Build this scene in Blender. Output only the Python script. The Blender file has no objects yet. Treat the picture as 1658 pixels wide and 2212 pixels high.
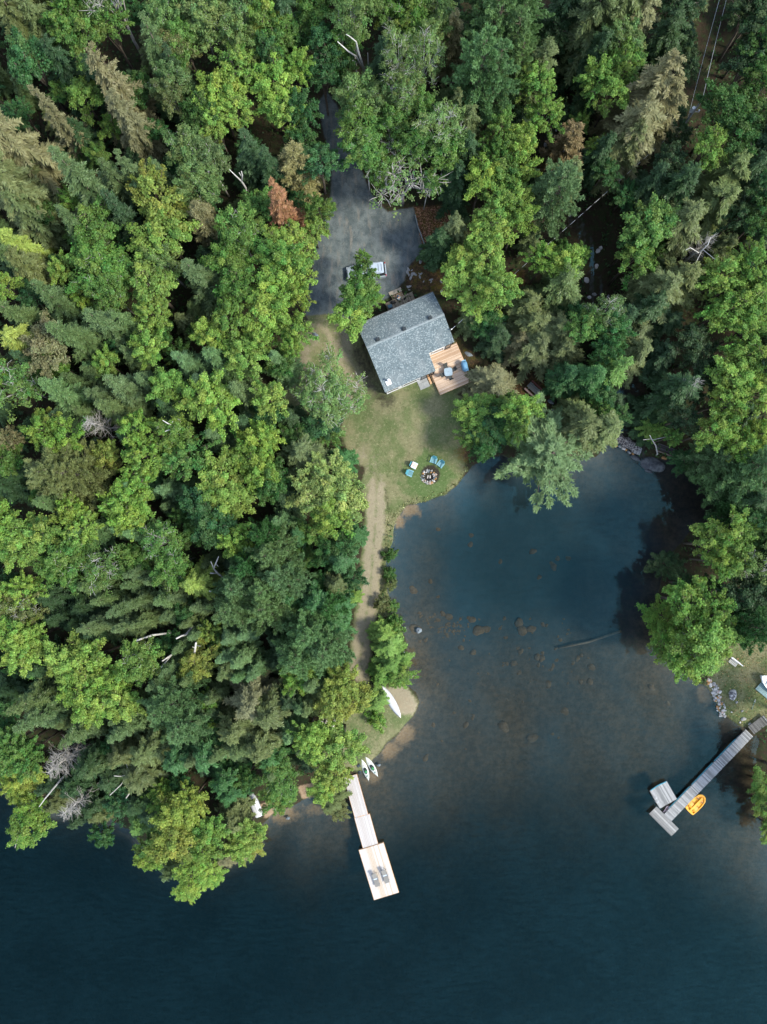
SKY_S = .15; SUN_S = 1.7; SUN_A = 12.0; EXPO = 1.8; NODENOISE = False
import bpy, math, random
import numpy as np
from mathutils import Vector, Matrix
random.seed(7); RNG = np.random.default_rng(11)
SC = bpy.context.scene; COL = SC.collection
CAM_H = 95.0; FPX = 1533.6; CX, CY = 829.0, 1106.0
def P(dx, dy, z=0.0):
    k = (CAM_H - z) / FPX
    return ((dx - CX) * k, -(dy - CY) * k)
def PA(pts, z): return np.array([P(a, b, z) for a, b in pts])
# ---------------------------------------------------------------- mesh builder
class MB:
    def __init__(s): s.v = []; s.f = []; s.m = []
    def add(s, vs, fs, mi=0):
        o = len(s.v); s.v += [tuple(p) for p in vs]; s.f += [tuple(i + o for i in f) for f in fs]; s.m += [mi] * len(fs); return s
    def box(s, c, d, rz=0.0, mi=0, M=None):
        x, y, z = d[0] / 2, d[1] / 2, d[2] / 2
        R = M if M is not None else Matrix.Rotation(rz, 3, 'Z')
        vs = [Vector(c) + R @ Vector((a * x, b * y, e * z)) for e in (-1, 1) for a, b in ((-1, -1), (1, -1), (1, 1), (-1, 1))]
        return s.add(vs, [(3, 2, 1, 0), (4, 5, 6, 7), (0, 1, 5, 4), (1, 2, 6, 5), (2, 3, 7, 6), (3, 0, 4, 7)], mi)
    def tube(s, pts, rad, n=7, mi=0):
        pts = [Vector(p) for p in pts]; vs = []; fs = []
        for i, p in enumerate(pts):
            d = (pts[min(i + 1, len(pts) - 1)] - pts[max(i - 1, 0)]).normalized()
            a = d.cross(Vector((0.31, 0.12, 0.94)) if abs(d.z) < .8 else Vector((1, 0.1, 0))).normalized(); b = d.cross(a)
            r = rad[i] if hasattr(rad, '__len__') else rad
            for k in range(n):
                t = 2 * math.pi * k / n; vs.append(p + (a * math.cos(t) + b * math.sin(t)) * r)
        for i in range(len(pts) - 1):
            for k in range(n):
                fs.append((i * n + k, i * n + (k + 1) % n, (i + 1) * n + (k + 1) % n, (i + 1) * n + k))
        fs.append(tuple(range(n - 1, -1, -1))); fs.append(tuple((len(pts) - 1) * n + k for k in range(n)))
        return s.add(vs, fs, mi)
    def prism(s, poly, z0, z1, mi=0):
        n = len(poly); vs = [(p[0], p[1], z0) for p in poly] + [(p[0], p[1], z1) for p in poly]
        fs = [tuple(range(n - 1, -1, -1)), tuple(range(n, 2 * n))] + [(k, (k + 1) % n, (k + 1) % n + n, k + n) for k in range(n)]
        return s.add(vs, fs, mi)
    def loft(s, rings, close=True, cap=True, mi=0):
        n = len(rings[0]); vs = [p for r in rings for p in r]; fs = []
        for i in range(len(rings) - 1):
            for k in range(n if close else n - 1):
                fs.append((i * n + k, i * n + (k + 1) % n, (i + 1) * n + (k + 1) % n, (i + 1) * n + k))
        if cap: fs.append(tuple(range(n - 1, -1, -1))); fs.append(tuple((len(rings) - 1) * n + k for k in range(n)))
        return s.add(vs, fs, mi)
    def blob(s, c, r, seed=0, n=10, m=6, jag=.25, mi=0, flat=1.0):
        g = random.Random(seed); rings = []; ph = [g.uniform(0, 6.28) for _ in range(6)]
        for i in range(m + 1):
            el = -math.pi / 2 + math.pi * (i + .02 * (i == 0) - .02 * (i == m)) / m; ring = []
            for k in range(n):
                a = 2 * math.pi * k / n
                q = 1 + jag * (math.sin(2 * a + ph[0] + el) * .4 + math.sin(3 * a + ph[1] - 2 * el) * .35 + math.sin(5 * a + ph[2] + 3 * el) * .2 + g.uniform(-.25, .25))
                ring.append((c[0] + r[0] * q * math.cos(el) * math.cos(a), c[1] + r[1] * q * math.cos(el) * math.sin(a), c[2] + r[2] * q * math.sin(el) * flat))
            rings.append(ring)
        return s.loft(rings, mi=mi)
    def mesh(s, name, mats, smooth=False):
        me = bpy.data.meshes.new(name); me.from_pydata(s.v, [], s.f)
        for m in (mats if isinstance(mats, (list, tuple)) else [mats]): me.materials.append(m)
        if any(s.m): me.polygons.foreach_set('material_index', s.m)
        if smooth: me.polygons.foreach_set('use_smooth', [True] * len(s.f))
        me.update(); return me
    def build(s, name, mats, parent=None, smooth=False, loc=None, rz=0.0):
        return link(name, s.mesh(name, mats, smooth), parent, loc, rz)
def link(name, data, parent=None, loc=None, rz=0.0):
    o = bpy.data.objects.new(name, data); COL.objects.link(o)
    if parent is not None: o.parent = parent
    if loc is not None: o.location = loc
    if rz: o.rotation_euler = (0, 0, rz)
    return o
def tag(o, label=None, cat=None, group=None, kind=None):
    if label: o['label'] = label
    if cat: o['category'] = cat
    if group: o['group'] = group
    if kind: o['kind'] = kind
    return o
def thing(name, label, cat, loc=(0, 0, 0), rz=0.0, group=None):
    return tag(link(name, None, None, loc, rz), label, cat, group)
def dup(root, loc, rz, label=None, group=None, sc=None):
    r = root.copy(); COL.objects.link(r); r.location = loc; r.rotation_euler = (0, 0, rz)
    if sc: r.scale = sc
    if label: r['label'] = label
    if group: r['group'] = group
    for ch in list(root.children):
        c = ch.copy(); COL.objects.link(c); c.parent = r
        for g in ch.children:
            d = g.copy(); COL.objects.link(d); d.parent = c
    return r
# ---------------------------------------------------------------- materials
def newmat(name):
    m = bpy.data.materials.new(name); m.use_nodes = True
    nt = m.node_tree; nt.nodes.clear(); return m, nt
def N(nt, t, **kw):
    n = nt.nodes.new('ShaderNode' + t)
    for k, v in kw.items():
        if k.startswith('i_'):
            key = k[2:]; n.inputs[int(key) if key.isdigit() else key.replace('_', ' ')].default_value = v
        else: setattr(n, k, v)
    return n
def mixc(nt, fac, a, b, blend='MIX'):
    n = nt.nodes.new('ShaderNodeMix'); n.data_type = 'RGBA'; n.blend_type = blend
    for s, v in ((n.inputs[0], fac), (n.inputs[6], a), (n.inputs[7], b)):
        if hasattr(v, 'is_output'): nt.links.new(v, s)
        elif isinstance(v, (int, float)): s.default_value = v
        else: s.default_value = (*v, 1)
    return n.outputs[2]
def mth(nt, op, a, b=None, clamp=False):
    n = nt.nodes.new('ShaderNodeMath'); n.operation = op; n.use_clamp = clamp
    for s, v in ((n.inputs[0], a), (n.inputs[1], b)):
        if v is None: continue
        if hasattr(v, 'is_output'): nt.links.new(v, s)
        else: s.default_value = v
    return n.outputs[0]
def ramp(nt, fac, lo, hi):
    n = nt.nodes.new('ShaderNodeMapRange'); n.interpolation_type = 'SMOOTHSTEP'
    nt.links.new(fac, n.inputs[0]); n.inputs[1].default_value = lo; n.inputs[2].default_value = hi; return n.outputs[0]
def noise(nt, scale, detail=4, rough=.55, vec=None, dist=0.0):
    n = N(nt, 'TexNoise'); n.inputs['Scale'].default_value = scale; n.inputs['Detail'].default_value = detail
    n.inputs['Roughness'].default_value = rough; n.inputs['Distortion'].default_value = dist
    if vec is not None: nt.links.new(vec, n.inputs['Vector'])
    return n.outputs[0]
def attr(nt, name): return N(nt, 'Attribute', attribute_name=name).outputs['Fac']
def out(nt, sh, vol=None):
    o = N(nt, 'OutputMaterial'); nt.links.new(sh, o.inputs[0])
    if vol is not None: nt.links.new(vol, o.inputs[1])
def pbsdf(nt, col, rough=.7, metal=0.0, spec=.4, normal=None):
    b = N(nt, 'BsdfPrincipled')
    if hasattr(col, 'is_output'): nt.links.new(col, b.inputs['Base Color'])
    else: b.inputs['Base Color'].default_value = (*col, 1)
    b.inputs['Roughness'].default_value = rough; b.inputs['Metallic'].default_value = metal; b.inputs['Specular IOR Level'].default_value = spec
    if normal is not None: nt.links.new(normal, b.inputs['Normal'])
    return b.outputs[0]
def bump(nt, h, strength=.5, dist=.05):
    b = N(nt, 'Bump'); b.inputs['Strength'].default_value = strength; b.inputs['Distance'].default_value = dist; nt.links.new(h, b.inputs['Height']); return b.outputs[0]
def objvec(nt): return N(nt, 'TexCoord').outputs['Object']
def simple(name, col, rough=.6, metal=0.0, var=.25, scale=3.0, spec=.4):
    m, nt = newmat(name); v = objvec(nt)
    n1 = noise(nt, scale, 5, .6, v); n2 = noise(nt, scale * 6, 3, .6, v)
    f = mth(nt, 'ADD', mth(nt, 'MULTIPLY', n1, .65), mth(nt, 'MULTIPLY', n2, .35))
    c = mixc(nt, ramp(nt, f, .3, .7), tuple(x * (1 - var) for x in col), tuple(min(1, x * (1 + var)) for x in col))
    out(nt, pbsdf(nt, c, rough, metal, spec)); return m
def wood(name, a, b, rough=.75, axis=0, plank=.14, gap=True, streak=1.0):
    """boards running along local x (axis 0) or y (axis 1), each board its own tone"""
    m, nt = newmat(name); v = objvec(nt)
    sp = N(nt, 'SeparateXYZ'); nt.links.new(v, sp.inputs[0])
    across = sp.outputs[1 - axis]; idx = mth(nt, 'FLOOR', mth(nt, 'DIVIDE', across, plank))
    wn = N(nt, 'TexWhiteNoise'); wn.noise_dimensions = '1D'; nt.links.new(idx, wn.inputs['W'])
    mp = N(nt, 'Mapping'); nt.links.new(v, mp.inputs[0]); mp.inputs['Scale'].default_value = (.6, 9, 3) if axis == 0 else (9, .6, 3)
    g = noise(nt, 2.0, 5, .65, mp.outputs[0])
    f = mth(nt, 'ADD', mth(nt, 'MULTIPLY', wn.outputs[0], .45), mth(nt, 'MULTIPLY', g, .75 * streak))
    c = mixc(nt, ramp(nt, f, .25, .85), a, b)
    if gap:
        fr = mth(nt, 'FRACT', mth(nt, 'DIVIDE', across, plank)); d = mth(nt, 'LESS_THAN', mth(nt, 'ABSOLUTE', mth(nt, 'SUBTRACT', fr, .5)), .44)
        c = mixc(nt, d, tuple(x * .3 for x in a), c)
    out(nt, pbsdf(nt, c, rough, 0, .25)); return m
def leafmat(name, trans=.3, gloss=.04):
    m, nt = newmat(name)
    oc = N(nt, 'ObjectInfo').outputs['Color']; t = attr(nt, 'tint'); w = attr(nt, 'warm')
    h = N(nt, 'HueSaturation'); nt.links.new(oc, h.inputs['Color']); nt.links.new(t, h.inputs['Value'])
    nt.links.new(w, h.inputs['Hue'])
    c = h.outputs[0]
    d = N(nt, 'BsdfDiffuse'); nt.links.new(c, d.inputs[0])
    tr = N(nt, 'BsdfTranslucent'); tc = mixc(nt, 1.0, c, (1.15, 1.2, .6), 'MULTIPLY'); nt.links.new(tc, tr.inputs[0])
    mx = N(nt, 'MixShader'); mx.inputs[0].default_value = trans; nt.links.new(d.outputs[0], mx.inputs[1]); nt.links.new(tr.outputs[0], mx.inputs[2])
    gl = N(nt, 'BsdfGlossy'); gl.inputs['Roughness'].default_value = .45; gl.inputs[0].default_value = (.9, 1, .95, 1)
    m2 = N(nt, 'MixShader'); m2.inputs[0].default_value = gloss; nt.links.new(mx.outputs[0], m2.inputs[1]); nt.links.new(gl.outputs[0], m2.inputs[2])
    out(nt, m2.outputs[0]); return m
# ---------------------------------------------------------------- numpy field helpers
def sdpoly(x, y, poly):
    """signed distance, positive inside"""
    px = np.asarray(x, float); py = np.asarray(y, float); d2 = np.full(px.shape, 1e18); ins = np.zeros(px.shape, bool); n = len(poly)
    for i in range(n):
        ax, ay = poly[i]; bx, by = poly[(i + 1) % n]; ex, ey = bx - ax, by - ay
        t = np.clip(((px - ax) * ex + (py - ay) * ey) / (ex * ex + ey * ey + 1e-12), 0, 1)
        d2 = np.minimum(d2, (px - ax - t * ex) ** 2 + (py - ay - t * ey) ** 2)
        c = ((ay > py) != (by > py)) & (px < (bx - ax) * (py - ay) / (by - ay + 1e-15) + ax); ins ^= c
    d = np.sqrt(d2); return np.where(ins, d, -d)
def dline(x, y, pts):
    px = np.asarray(x, float); py = np.asarray(y, float); d2 = np.full(px.shape, 1e18)
    for (ax, ay), (bx, by) in zip(pts[:-1], pts[1:]):
        ex, ey = bx - ax, by - ay; t = np.clip(((px - ax) * ex + (py - ay) * ey) / (ex * ex + ey * ey + 1e-12), 0, 1)
        d2 = np.minimum(d2, (px - ax - t * ex) ** 2 + (py - ay - t * ey) ** 2)
    return np.sqrt(d2)
def sst(a, b, x):
    t = np.clip((x - a) / (b - a), 0, 1); return t * t * (3 - 2 * t)
_ph = np.random.default_rng(3).uniform(0, 6.28, (40,)); _dr = np.random.default_rng(4).uniform(0, 6.28, (40,))
def wob(x, y, wl, seed=0):
    """smooth pseudo noise in -1..1"""
    r = 0
    for k in range(5):
        i = (seed * 5 + k) % 40; f = 6.283 / wl * (0.7 + .35 * k); r = r + np.sin(f * (x * math.cos(_dr[i]) + y * math.sin(_dr[i])) + _ph[i]) / (1 + .4 * k)
    return r / 3.0
# ---------------------------------------------------------------- shoreline, terrain, masks
SHORE = [(-900, 1600), (-200, 1640), (-30, 1668), (40, 1715), (110, 1752), (160, 1742), (225, 1762), (290, 1800), (330, 1850), (390, 1872), (450, 1870), (505, 1848),
    (548, 1800), (590, 1758), (618, 1745), (650, 1732), (672, 1716), (690, 1722), (718, 1728), (742, 1712), (760, 1688), (785, 1668), (806, 1646), (824, 1624),
    (836, 1606), (858, 1588), (880, 1562), (897, 1545), (905, 1520), (897, 1497), (880, 1482), (872, 1450), (880, 1400), (868, 1362), (845, 1330), (838, 1290), (832, 1240),
    (840, 1196), (850, 1160), (856, 1122), (880, 1092), (922, 1084), (962, 1070), (992, 1046), (1016, 1012), (1050, 994), (1088, 984), (1120, 995), (1160, 985),
    (1205, 1002), (1245, 992), (1290, 985), (1322, 970), (1345, 974), (1366, 984), (1392, 996), (1430, 990), (1470, 998), (1505, 1020), (1540, 1062), (1552, 1100), (1530, 1128), (1490, 1150),
    (1452, 1195), (1428, 1260), (1410, 1320), (1412, 1390), (1446, 1442), (1500, 1472), (1528, 1486), (1546, 1516), (1556, 1545), (1580, 1553), (1600, 1568), (1626, 1582),
    (1640, 1604), (1634, 1650), (1648, 1700), (1644, 1790), (1690, 1870), (1800, 1960), (2300, 2050), (2500, 2050), (2500, -1000), (-1000, -1000)]
SHW = PA(SHORE, 0.0)
CREEK = PA([(1350, 985), (1362, 930), (1372, 860), (1345, 770), (1300, 660), (1278, 570), (1262, 500), (1215, 430), (1192, 320), (1186, 180), (1195, 40), (1205, -200)], 0.5)
HOUSE_C = (4.6, 18.6)
LAWN = PA([(770, 860), (830, 862), (930, 822), (1000, 860), (1008, 930), (1004, 980), (1014, 1012), (990, 1046), (962, 1070), (922, 1084), (880, 1092), (857, 1120), (842, 1110), (832, 1060), (800, 1020), (752, 985), (735, 930), (745, 880)], 1.2)
YARD = PA([(662, 682), (720, 676), (770, 705), (800, 790), (838, 850), (800, 876), (740, 900), (700, 880), (640, 900), (608, 860), (628, 780), (650, 720)], 1.6)
DRIVE = PA([(706, 205), (728, 235), (752, 290), (772, 350), (800, 420), (836, 462), (893, 452), (905, 500), (912, 540), (880, 576), (872, 606), (850, 628), (838, 640), (800, 660), (760, 690), (714, 676), (662, 680), (666, 640), (678, 580), (688, 500), (705, 470), (718, 420), (720, 340), (704, 300), (690, 230)], 2.3)
PATH = PA([(792, 1010), (832, 1050), (838, 1110), (834, 1170), (826, 1240), (822, 1300), (812, 1350), (806, 1400), (800, 1470), (790, 1490), (752, 1450), (758, 1400), (764, 1340), (774, 1280), (780, 1200), (788, 1110), (780, 1040)], 0.7)
TRACK = PA([(815, 1000), (812, 1110), (806, 1200), (800, 1290), (786, 1360), (778, 1440), (775, 1480)], 0.7)
VERGE = PA([(832, 1100), (860, 1100), (852, 1180), (836, 1240), (842, 1330), (820, 1340), (824, 1240), (834, 1160)], .5)
POINT = PA([(770, 1470), (812, 1482), (880, 1482), (905, 1520), (895, 1545), (858, 1588), (836, 1606), (806, 1646), (785, 1668), (748, 1660), (730, 1600), (690, 1560), (740, 1520), (780, 1520)], .4)
BEACH = [PA([(812, 1482), (882, 1478), (906, 1520), (900, 1545), (858, 1552), (820, 1500)], .3), PA([(644, 1700), (690, 1690), (700, 1720), (655, 1726)], .3), PA([(558, 1740), (600, 1728), (612, 1745), (575, 1768)], .3)]
RLAWN = PA([(1560, 1380), (1620, 1370), (1700, 1370), (1720, 1540), (1658, 1560), (1626, 1578), (1600, 1568), (1580, 1553), (1556, 1545), (1540, 1500), (1528, 1486)], .8)
SLOPE = PA([(895, 445), (980, 440), (1000, 480), (975, 540), (930, 552), (912, 520)], 3.2)
ROCKY = PA([(880, 560), (925, 545), (968, 590), (965, 640), (915, 640), (868, 622)], 2.2)
CLEAR2 = PA([(1095, 590), (1135, 585), (1130, 680), (1090, 690)], 2.5)
TABLEC = PA([(1105, 800), (1160, 795), (1200, 840), (1190, 890), (1140, 900), (1098, 860)], 1.8)
HOUSEP = PA([(776, 700), (935, 625), (985, 735), (1025, 830), (955, 860), (830, 855)], 3.0)
SIDE = PA([(975, 700), (1010, 740), (1060, 800), (1050, 830), (1015, 830), (985, 750)], 2.2)
FIRE_XY = P(926.5, 1030, .8)
def terr(x, y):
    x = np.asarray(x, float); y = np.asarray(y, float)
    d = sdpoly(x, y, SHW)
    d = d + .35 * wob(x, y, 4.5, 1) * np.exp(-np.abs(d) / 3) + .12 * wob(x, y, 1.3, 2) * np.exp(-np.abs(d) / 2)
    land = .22 * (1 - np.exp(-np.maximum(d, 0) / .6)) + .075 * np.maximum(d, 0) * (1 - .35 * sst(20, 60, d))
    land = land + .25 * wob(x, y, 14, 3) * sst(3, 14, d) + .05 * wob(x, y, 3, 4) * sst(1, 4, d)
    w = sst(10, 4, np.hypot(x - HOUSE_C[0], y - HOUSE_C[1])); land = land * (1 - w) + 2.0 * w
    dc = dline(x, y, CREEK); wc = sst(4.2, .8, dc); land = land * (1 - wc) + (np.where(y < 19, -.40, .02) + .12 * wob(x, y, 1.1, 5)) * wc
    dd = np.maximum(-d, 0); deep = sst(-30, -62, y) * 5 + sst(-8, -50, x - 4) * sst(-36, -50, y) * 2.5
    bed = -.62 * (1 - np.exp(-dd / 1.5)) - 1.15 * (1 - np.exp(-dd / 11)) - deep * sst(2, 18, dd) - 3.2 * sst(.2, 5, dd) * sst(-10, -20, x) * sst(-33, -38, y) - 1.0 * sst(17, 4, np.hypot(x - P(1130, 1180)[0], (y - P(1130, 1180)[1]) * 1.15)) * sst(1, 6, dd) + .16 * wob(x, y, 6, 6) * sst(1, 5, dd) + .05 * wob(x, y, 1.4, 7) * sst(1, 3, dd)
    return np.where(d > 0, land, np.minimum(bed, -.0005))
def tz(x, y): return float(terr(np.array([x]), np.array([y]))[0])
def G(dx, dy, up=0.0):
    """ground point seen at a pixel of the photograph"""
    z = 1.0
    for _ in range(4): x, y = P(dx, dy, z); z = max(tz(x, y), 0.0)
    return (x, y, z + up)
def masks(x, y):
    m = {}
    sd = lambda p, a, b: sst(a, b, sdpoly(x, y, p))
    lawn = np.maximum.reduce([sd(LAWN, -.7, .8), sd(YARD, -.8, .8) * .9, sd(POINT, -.8, .8), sd(RLAWN, -.8, .8), sd(VERGE, -.4, .4), sd(PATH, -.5, .5), sd(HOUSEP, -.6, .4)])
    m['m_grass'] = lawn
    tr = dline(x, y, TRACK)
    dry = np.maximum.reduce([sd(YARD, -1, 2.2) * np.clip(.55 + .5 * wob(x, y, 3.2, 24), 0, 1), (.55 * np.exp(-((tr - .62) / .5) ** 2) + .4 * sst(2.2, .8, tr)) * sst(P(0, 985)[1], P(0, 1080)[1], y), sd(BEACH[0], -.4, .9), .35 * sst(5.5, 1, np.hypot(x - P(790, 1000)[0], y - P(790, 1000)[1]))])
    m['m_dry'] = dry
    df = np.hypot(x - FIRE_XY[0], y - FIRE_XY[1]) * (1 + .3 * wob(x, y, 3, 22))
    m['m_lush_shade'] = np.maximum.reduce([sst(4.6, 1.7, df), .8 * sst(4, .4, np.hypot(x - P(1000, 900)[0], y - P(1000, 900)[1])), .5 * sst(3, .4, np.hypot(x - P(790, 940)[0], y - P(790, 940)[1])), .45 * sd(POINT, .3, 1.5) * (1 - sd(BEACH[0], -.6, .4))])  # lush grass; the patch below the deck is soft shade painted darker green
    m['m_drive'] = sd(DRIVE, -.55, .35)
    m['m_litter'] = np.maximum.reduce([sd(SLOPE, -.8, .5), sd(ROCKY, -.9, 1.1) * .5, sd(CLEAR2, -.8, .6), sd(TABLEC, -.8, .5) * .5, .55 * sst(2.4, .3, np.hypot(x - P(1000, 978)[0], (y - P(1000, 978)[1]) * .7) * (1 + .5 * wob(x, y, 2, 21))), sd(SIDE, -.8, .5) * .4])
    m['m_char_shade'] = np.maximum(sst(1.75, 1.0, np.hypot((x - FIRE_XY[0] - .25) / 1.0, y - FIRE_XY[1] - .35)) * .75, sst(2.4, .3, dline(x, y, [P(778, 760, 2), P(806, 830, 2), P(838, 866, 2)])) * .55)  # char by the fire pit, plus the cottage's shadow painted along its side
    dS = sdpoly(x, y, SHW)
    spots = [(885, 1098, 1.9), (862, 1128, 1.2), (880, 1592, 2.3), (850, 1625, 2.2), (815, 1685, 2.2), (620, 1770, 2.4), (680, 1765, 2.6), (740, 1765, 2.2), (1525, 1500, 2.0)]
    wb_ = 1 + .35 * wob(x, y, 2.2, 14) + .2 * wob(x, y, .8, 15)
    sand = np.maximum.reduce([sst(r * 1.3, r * .1, np.hypot(x - P(a, b)[0], y - P(a, b)[1]) * wb_) for a, b, r in spots])
    m['m_sand'] = np.maximum.reduce([.85 * sand * sst(.3, -.2, dS) * sst(-4.5, -.6, dS), sd(BEACH[0], -.9, 1.0) * .36, sd(BEACH[1], -.5, .3), sd(BEACH[2], -.5, .3)])
    dk = .9 * sst(25, 3, np.hypot(x - P(1130, 1190)[0], (y - P(1130, 1190)[1]) * 1.2) * (1 + .15 * wob(x, y, 9, 23)))  # upper-bay bed painted blue in place of a brighter sky reflection
    m['m_silt_sky'] = np.clip(dk + .25 + .3 * wob(x, y, 11, 8), 0, 1)
    return m
MASKN = ['m_grass', 'm_dry', 'm_lush_shade', 'm_drive', 'm_litter', 'm_char_shade', 'm_sand', 'm_silt_sky']
def ground_mesh(name, X, Y, Z, faces, mat):
    me = bpy.data.meshes.new(name); nv = len(X)
    me.vertices.add(nv); me.vertices.foreach_set('co', np.stack([X, Y, Z], 1).astype(np.float32).ravel())
    nf = len(faces); me.loops.add(nf * 4); me.loops.foreach_set('vertex_index', faces.astype(np.int32).ravel())
    me.polygons.add(nf); me.polygons.foreach_set('loop_start', np.arange(nf, dtype=np.int32) * 4); me.polygons.foreach_set('loop_total', np.full(nf, 4, np.int32))
    me.polygons.foreach_set('use_smooth', np.ones(nf, bool)); me.update(); me.validate()
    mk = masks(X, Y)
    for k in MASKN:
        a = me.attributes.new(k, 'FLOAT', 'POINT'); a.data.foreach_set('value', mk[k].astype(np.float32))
    me.materials.append(mat); return me
def ground_material(kind):
    m, nt = newmat('ground_' + kind); geo = N(nt, 'NewGeometry').outputs['Position']
    sp = N(nt, 'SeparateXYZ'); nt.links.new(geo, sp.inputs[0])
    nA = noise(nt, .35, 5, .6, geo); nB = noise(nt, 1.3, 6, .65, geo); nC = noise(nt, 3.2, 5, .72, geo); nD = noise(nt, 9.0, 3, .75, geo)
    fine = mth(nt, 'ADD', mth(nt, 'MULTIPLY', nC, .55), mth(nt, 'MULTIPLY', nD, .45))
    def soft(name, amp=.7):
        a = attr(nt, name); e = mth(nt, 'ADD', a, mth(nt, 'MULTIPLY', mth(nt, 'SUBTRACT', mth(nt, 'ADD', mth(nt, 'MULTIPLY', nB, .6), mth(nt, 'MULTIPLY', nC, .4)), .5), amp * 2))
        return ramp(nt, e, .25, .75)
    c = mixc(nt, ramp(nt, nB, .4, .62), (.032, .024, .015), (.026, .036, .014))
    c = mixc(nt, ramp(nt, fine, .52, .68), c, (.075, .05, .03))
    g = mixc(nt, ramp(nt, nA, .38, .62), (.092, .120, .046), (.165, .160, .085))
    g = mixc(nt, mth(nt, 'MULTIPLY', soft('m_lush_shade'), .85), g, (.068, .115, .036))
    g = mixc(nt, mth(nt, 'MULTIPLY', soft('m_dry', 1.1), .85), g, (.25, .215, .15))
    g = mixc(nt, ramp(nt, fine, .53, .66), g, mixc(nt, .6, g, (.03, .028, .012)))
    g = mixc(nt, ramp(nt, fine, .47, .36), g, mixc(nt, .5, g, (.36, .33, .20)))
    c = mixc(nt, soft('m_grass'), c, g)
    li = mixc(nt, ramp(nt, fine, .42, .6), (.075, .048, .018), (.19, .10, .048)); li = mixc(nt, ramp(nt, nB, .5, .62), li, (.10, .075, .015))
    c = mixc(nt, mth(nt, 'MULTIPLY', soft('m_litter'), .9), c, li)
    c = mixc(nt, soft('m_char_shade', .5), c, (.03, .026, .02))
    nS = noise(nt, .8, 7, .66, geo, .2); mpv = N(nt, 'Mapping'); nt.links.new(geo, mpv.inputs[0]); mpv.inputs['Rotation'].default_value = (0, 0, .35); mpv.inputs['Scale'].default_value = (1.6, .35, 1)
    nT = noise(nt, 1.1, 5, .6, mpv.outputs[0])
    dr = mixc(nt, ramp(nt, nS, .36, .66), (.066, .086, .090), (.132, .156, .158)); dr = mixc(nt, mth(nt, 'MULTIPLY', ramp(nt, nT, .5, .7), .6), dr, (.19, .175, .15))
    dr = mixc(nt, ramp(nt, fine, .52, .64), dr, mixc(nt, .45, dr, (.03, .03, .03))); dr = mixc(nt, ramp(nt, fine, .47, .36), dr, mixc(nt, .4, dr, (.26, .26, .25)))
    c = mixc(nt, soft('m_drive', .45), c, dr)
    sa = mixc(nt, ramp(nt, fine, .35, .65), (.21, .14, .085), (.29, .22, .145))
    # lake bed: silt with sky reflection painted in as blue, stones' dust, sand
    bd = mixc(nt, ramp(nt, nB, .35, .65), (.075, .060, .042), (.120, .092, .060)); bd = mixc(nt, ramp(nt, fine, .5, .68), bd, (.035, .03, .022))
    bd = mixc(nt, mth(nt, 'MULTIPLY', attr(nt, 'm_silt_sky'), .85), bd, (.026, .080, .128))
    under = ramp(nt, sp.outputs[2], .04, -.05)
    c = mixc(nt, under, c, bd)
    c = mixc(nt, soft('m_sand', .45), c, sa)
    hgt = mth(nt, 'ADD', nC, mth(nt, 'MULTIPLY', nD, .5))
    out(nt, pbsdf(nt, c, .95, 0, .15, bump(nt, hgt, .6, .09))); return m
MAT_GROUND = ground_material('earth')
def axis(lo, hi, step, far):
    a = list(np.arange(lo, hi + 1e-6, step)); s = step; l = [lo]; r = [a[-1]]
    while l[-1] > -far: s *= 1.35; l.append(l[-1] - s)
    s = step
    while r[-1] < far: s *= 1.35; r.append(r[-1] + s)
    return np.array(l[:0:-1] + a + r[1:])
gx = axis(-58, 58, .36, 900); gy = axis(-72, 76, .36, 900)
X, Y = np.meshgrid(gx, gy); X = X.ravel(); Y = Y.ravel(); nx, ny = len(gx), len(gy)
ii = np.arange(nx - 1)[None, :] + nx * np.arange(ny - 1)[:, None]; ii = ii.ravel()
faces = np.stack([ii, ii + 1, ii + 1 + nx, ii + nx], 1)
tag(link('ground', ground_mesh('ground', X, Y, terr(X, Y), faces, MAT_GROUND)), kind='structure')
def sheet(name, poly, up, step=.25):
    lo = poly.min(0) - 1.0; hi = poly.max(0) + 1.0
    ax = np.arange(lo[0], hi[0], step); ay = np.arange(lo[1], hi[1], step); X, Y = np.meshgrid(ax, ay); nx, ny = len(ax), len(ay); X = X.ravel(); Y = Y.ravel()
    s = sdpoly(X, Y, poly) + .18 * wob(X, Y, 1.7, 9) + .1 * wob(X, Y, .7, 10); keep = s > -.25
    i = (np.arange(nx - 1)[None, :] + nx * np.arange(ny - 1)[:, None]).ravel(); f = np.stack([i, i + 1, i + 1 + nx, i + nx], 1); f = f[keep[f].all(1)]
    u, inv = np.unique(f, return_inverse=True); f = inv.reshape(-1, 4); X = X[u]; Y = Y[u]
    Z = terr(X, Y) + up - .2 * sst(.05, -.3, s[u])
    return tag(link(name, ground_mesh(name, X, Y, Z, f, MAT_GROUND)), kind='structure')
sheet('driveway', DRIVE, .05); sheet('path', PATH, .04); sheet('lawn', LAWN, .035)
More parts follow.
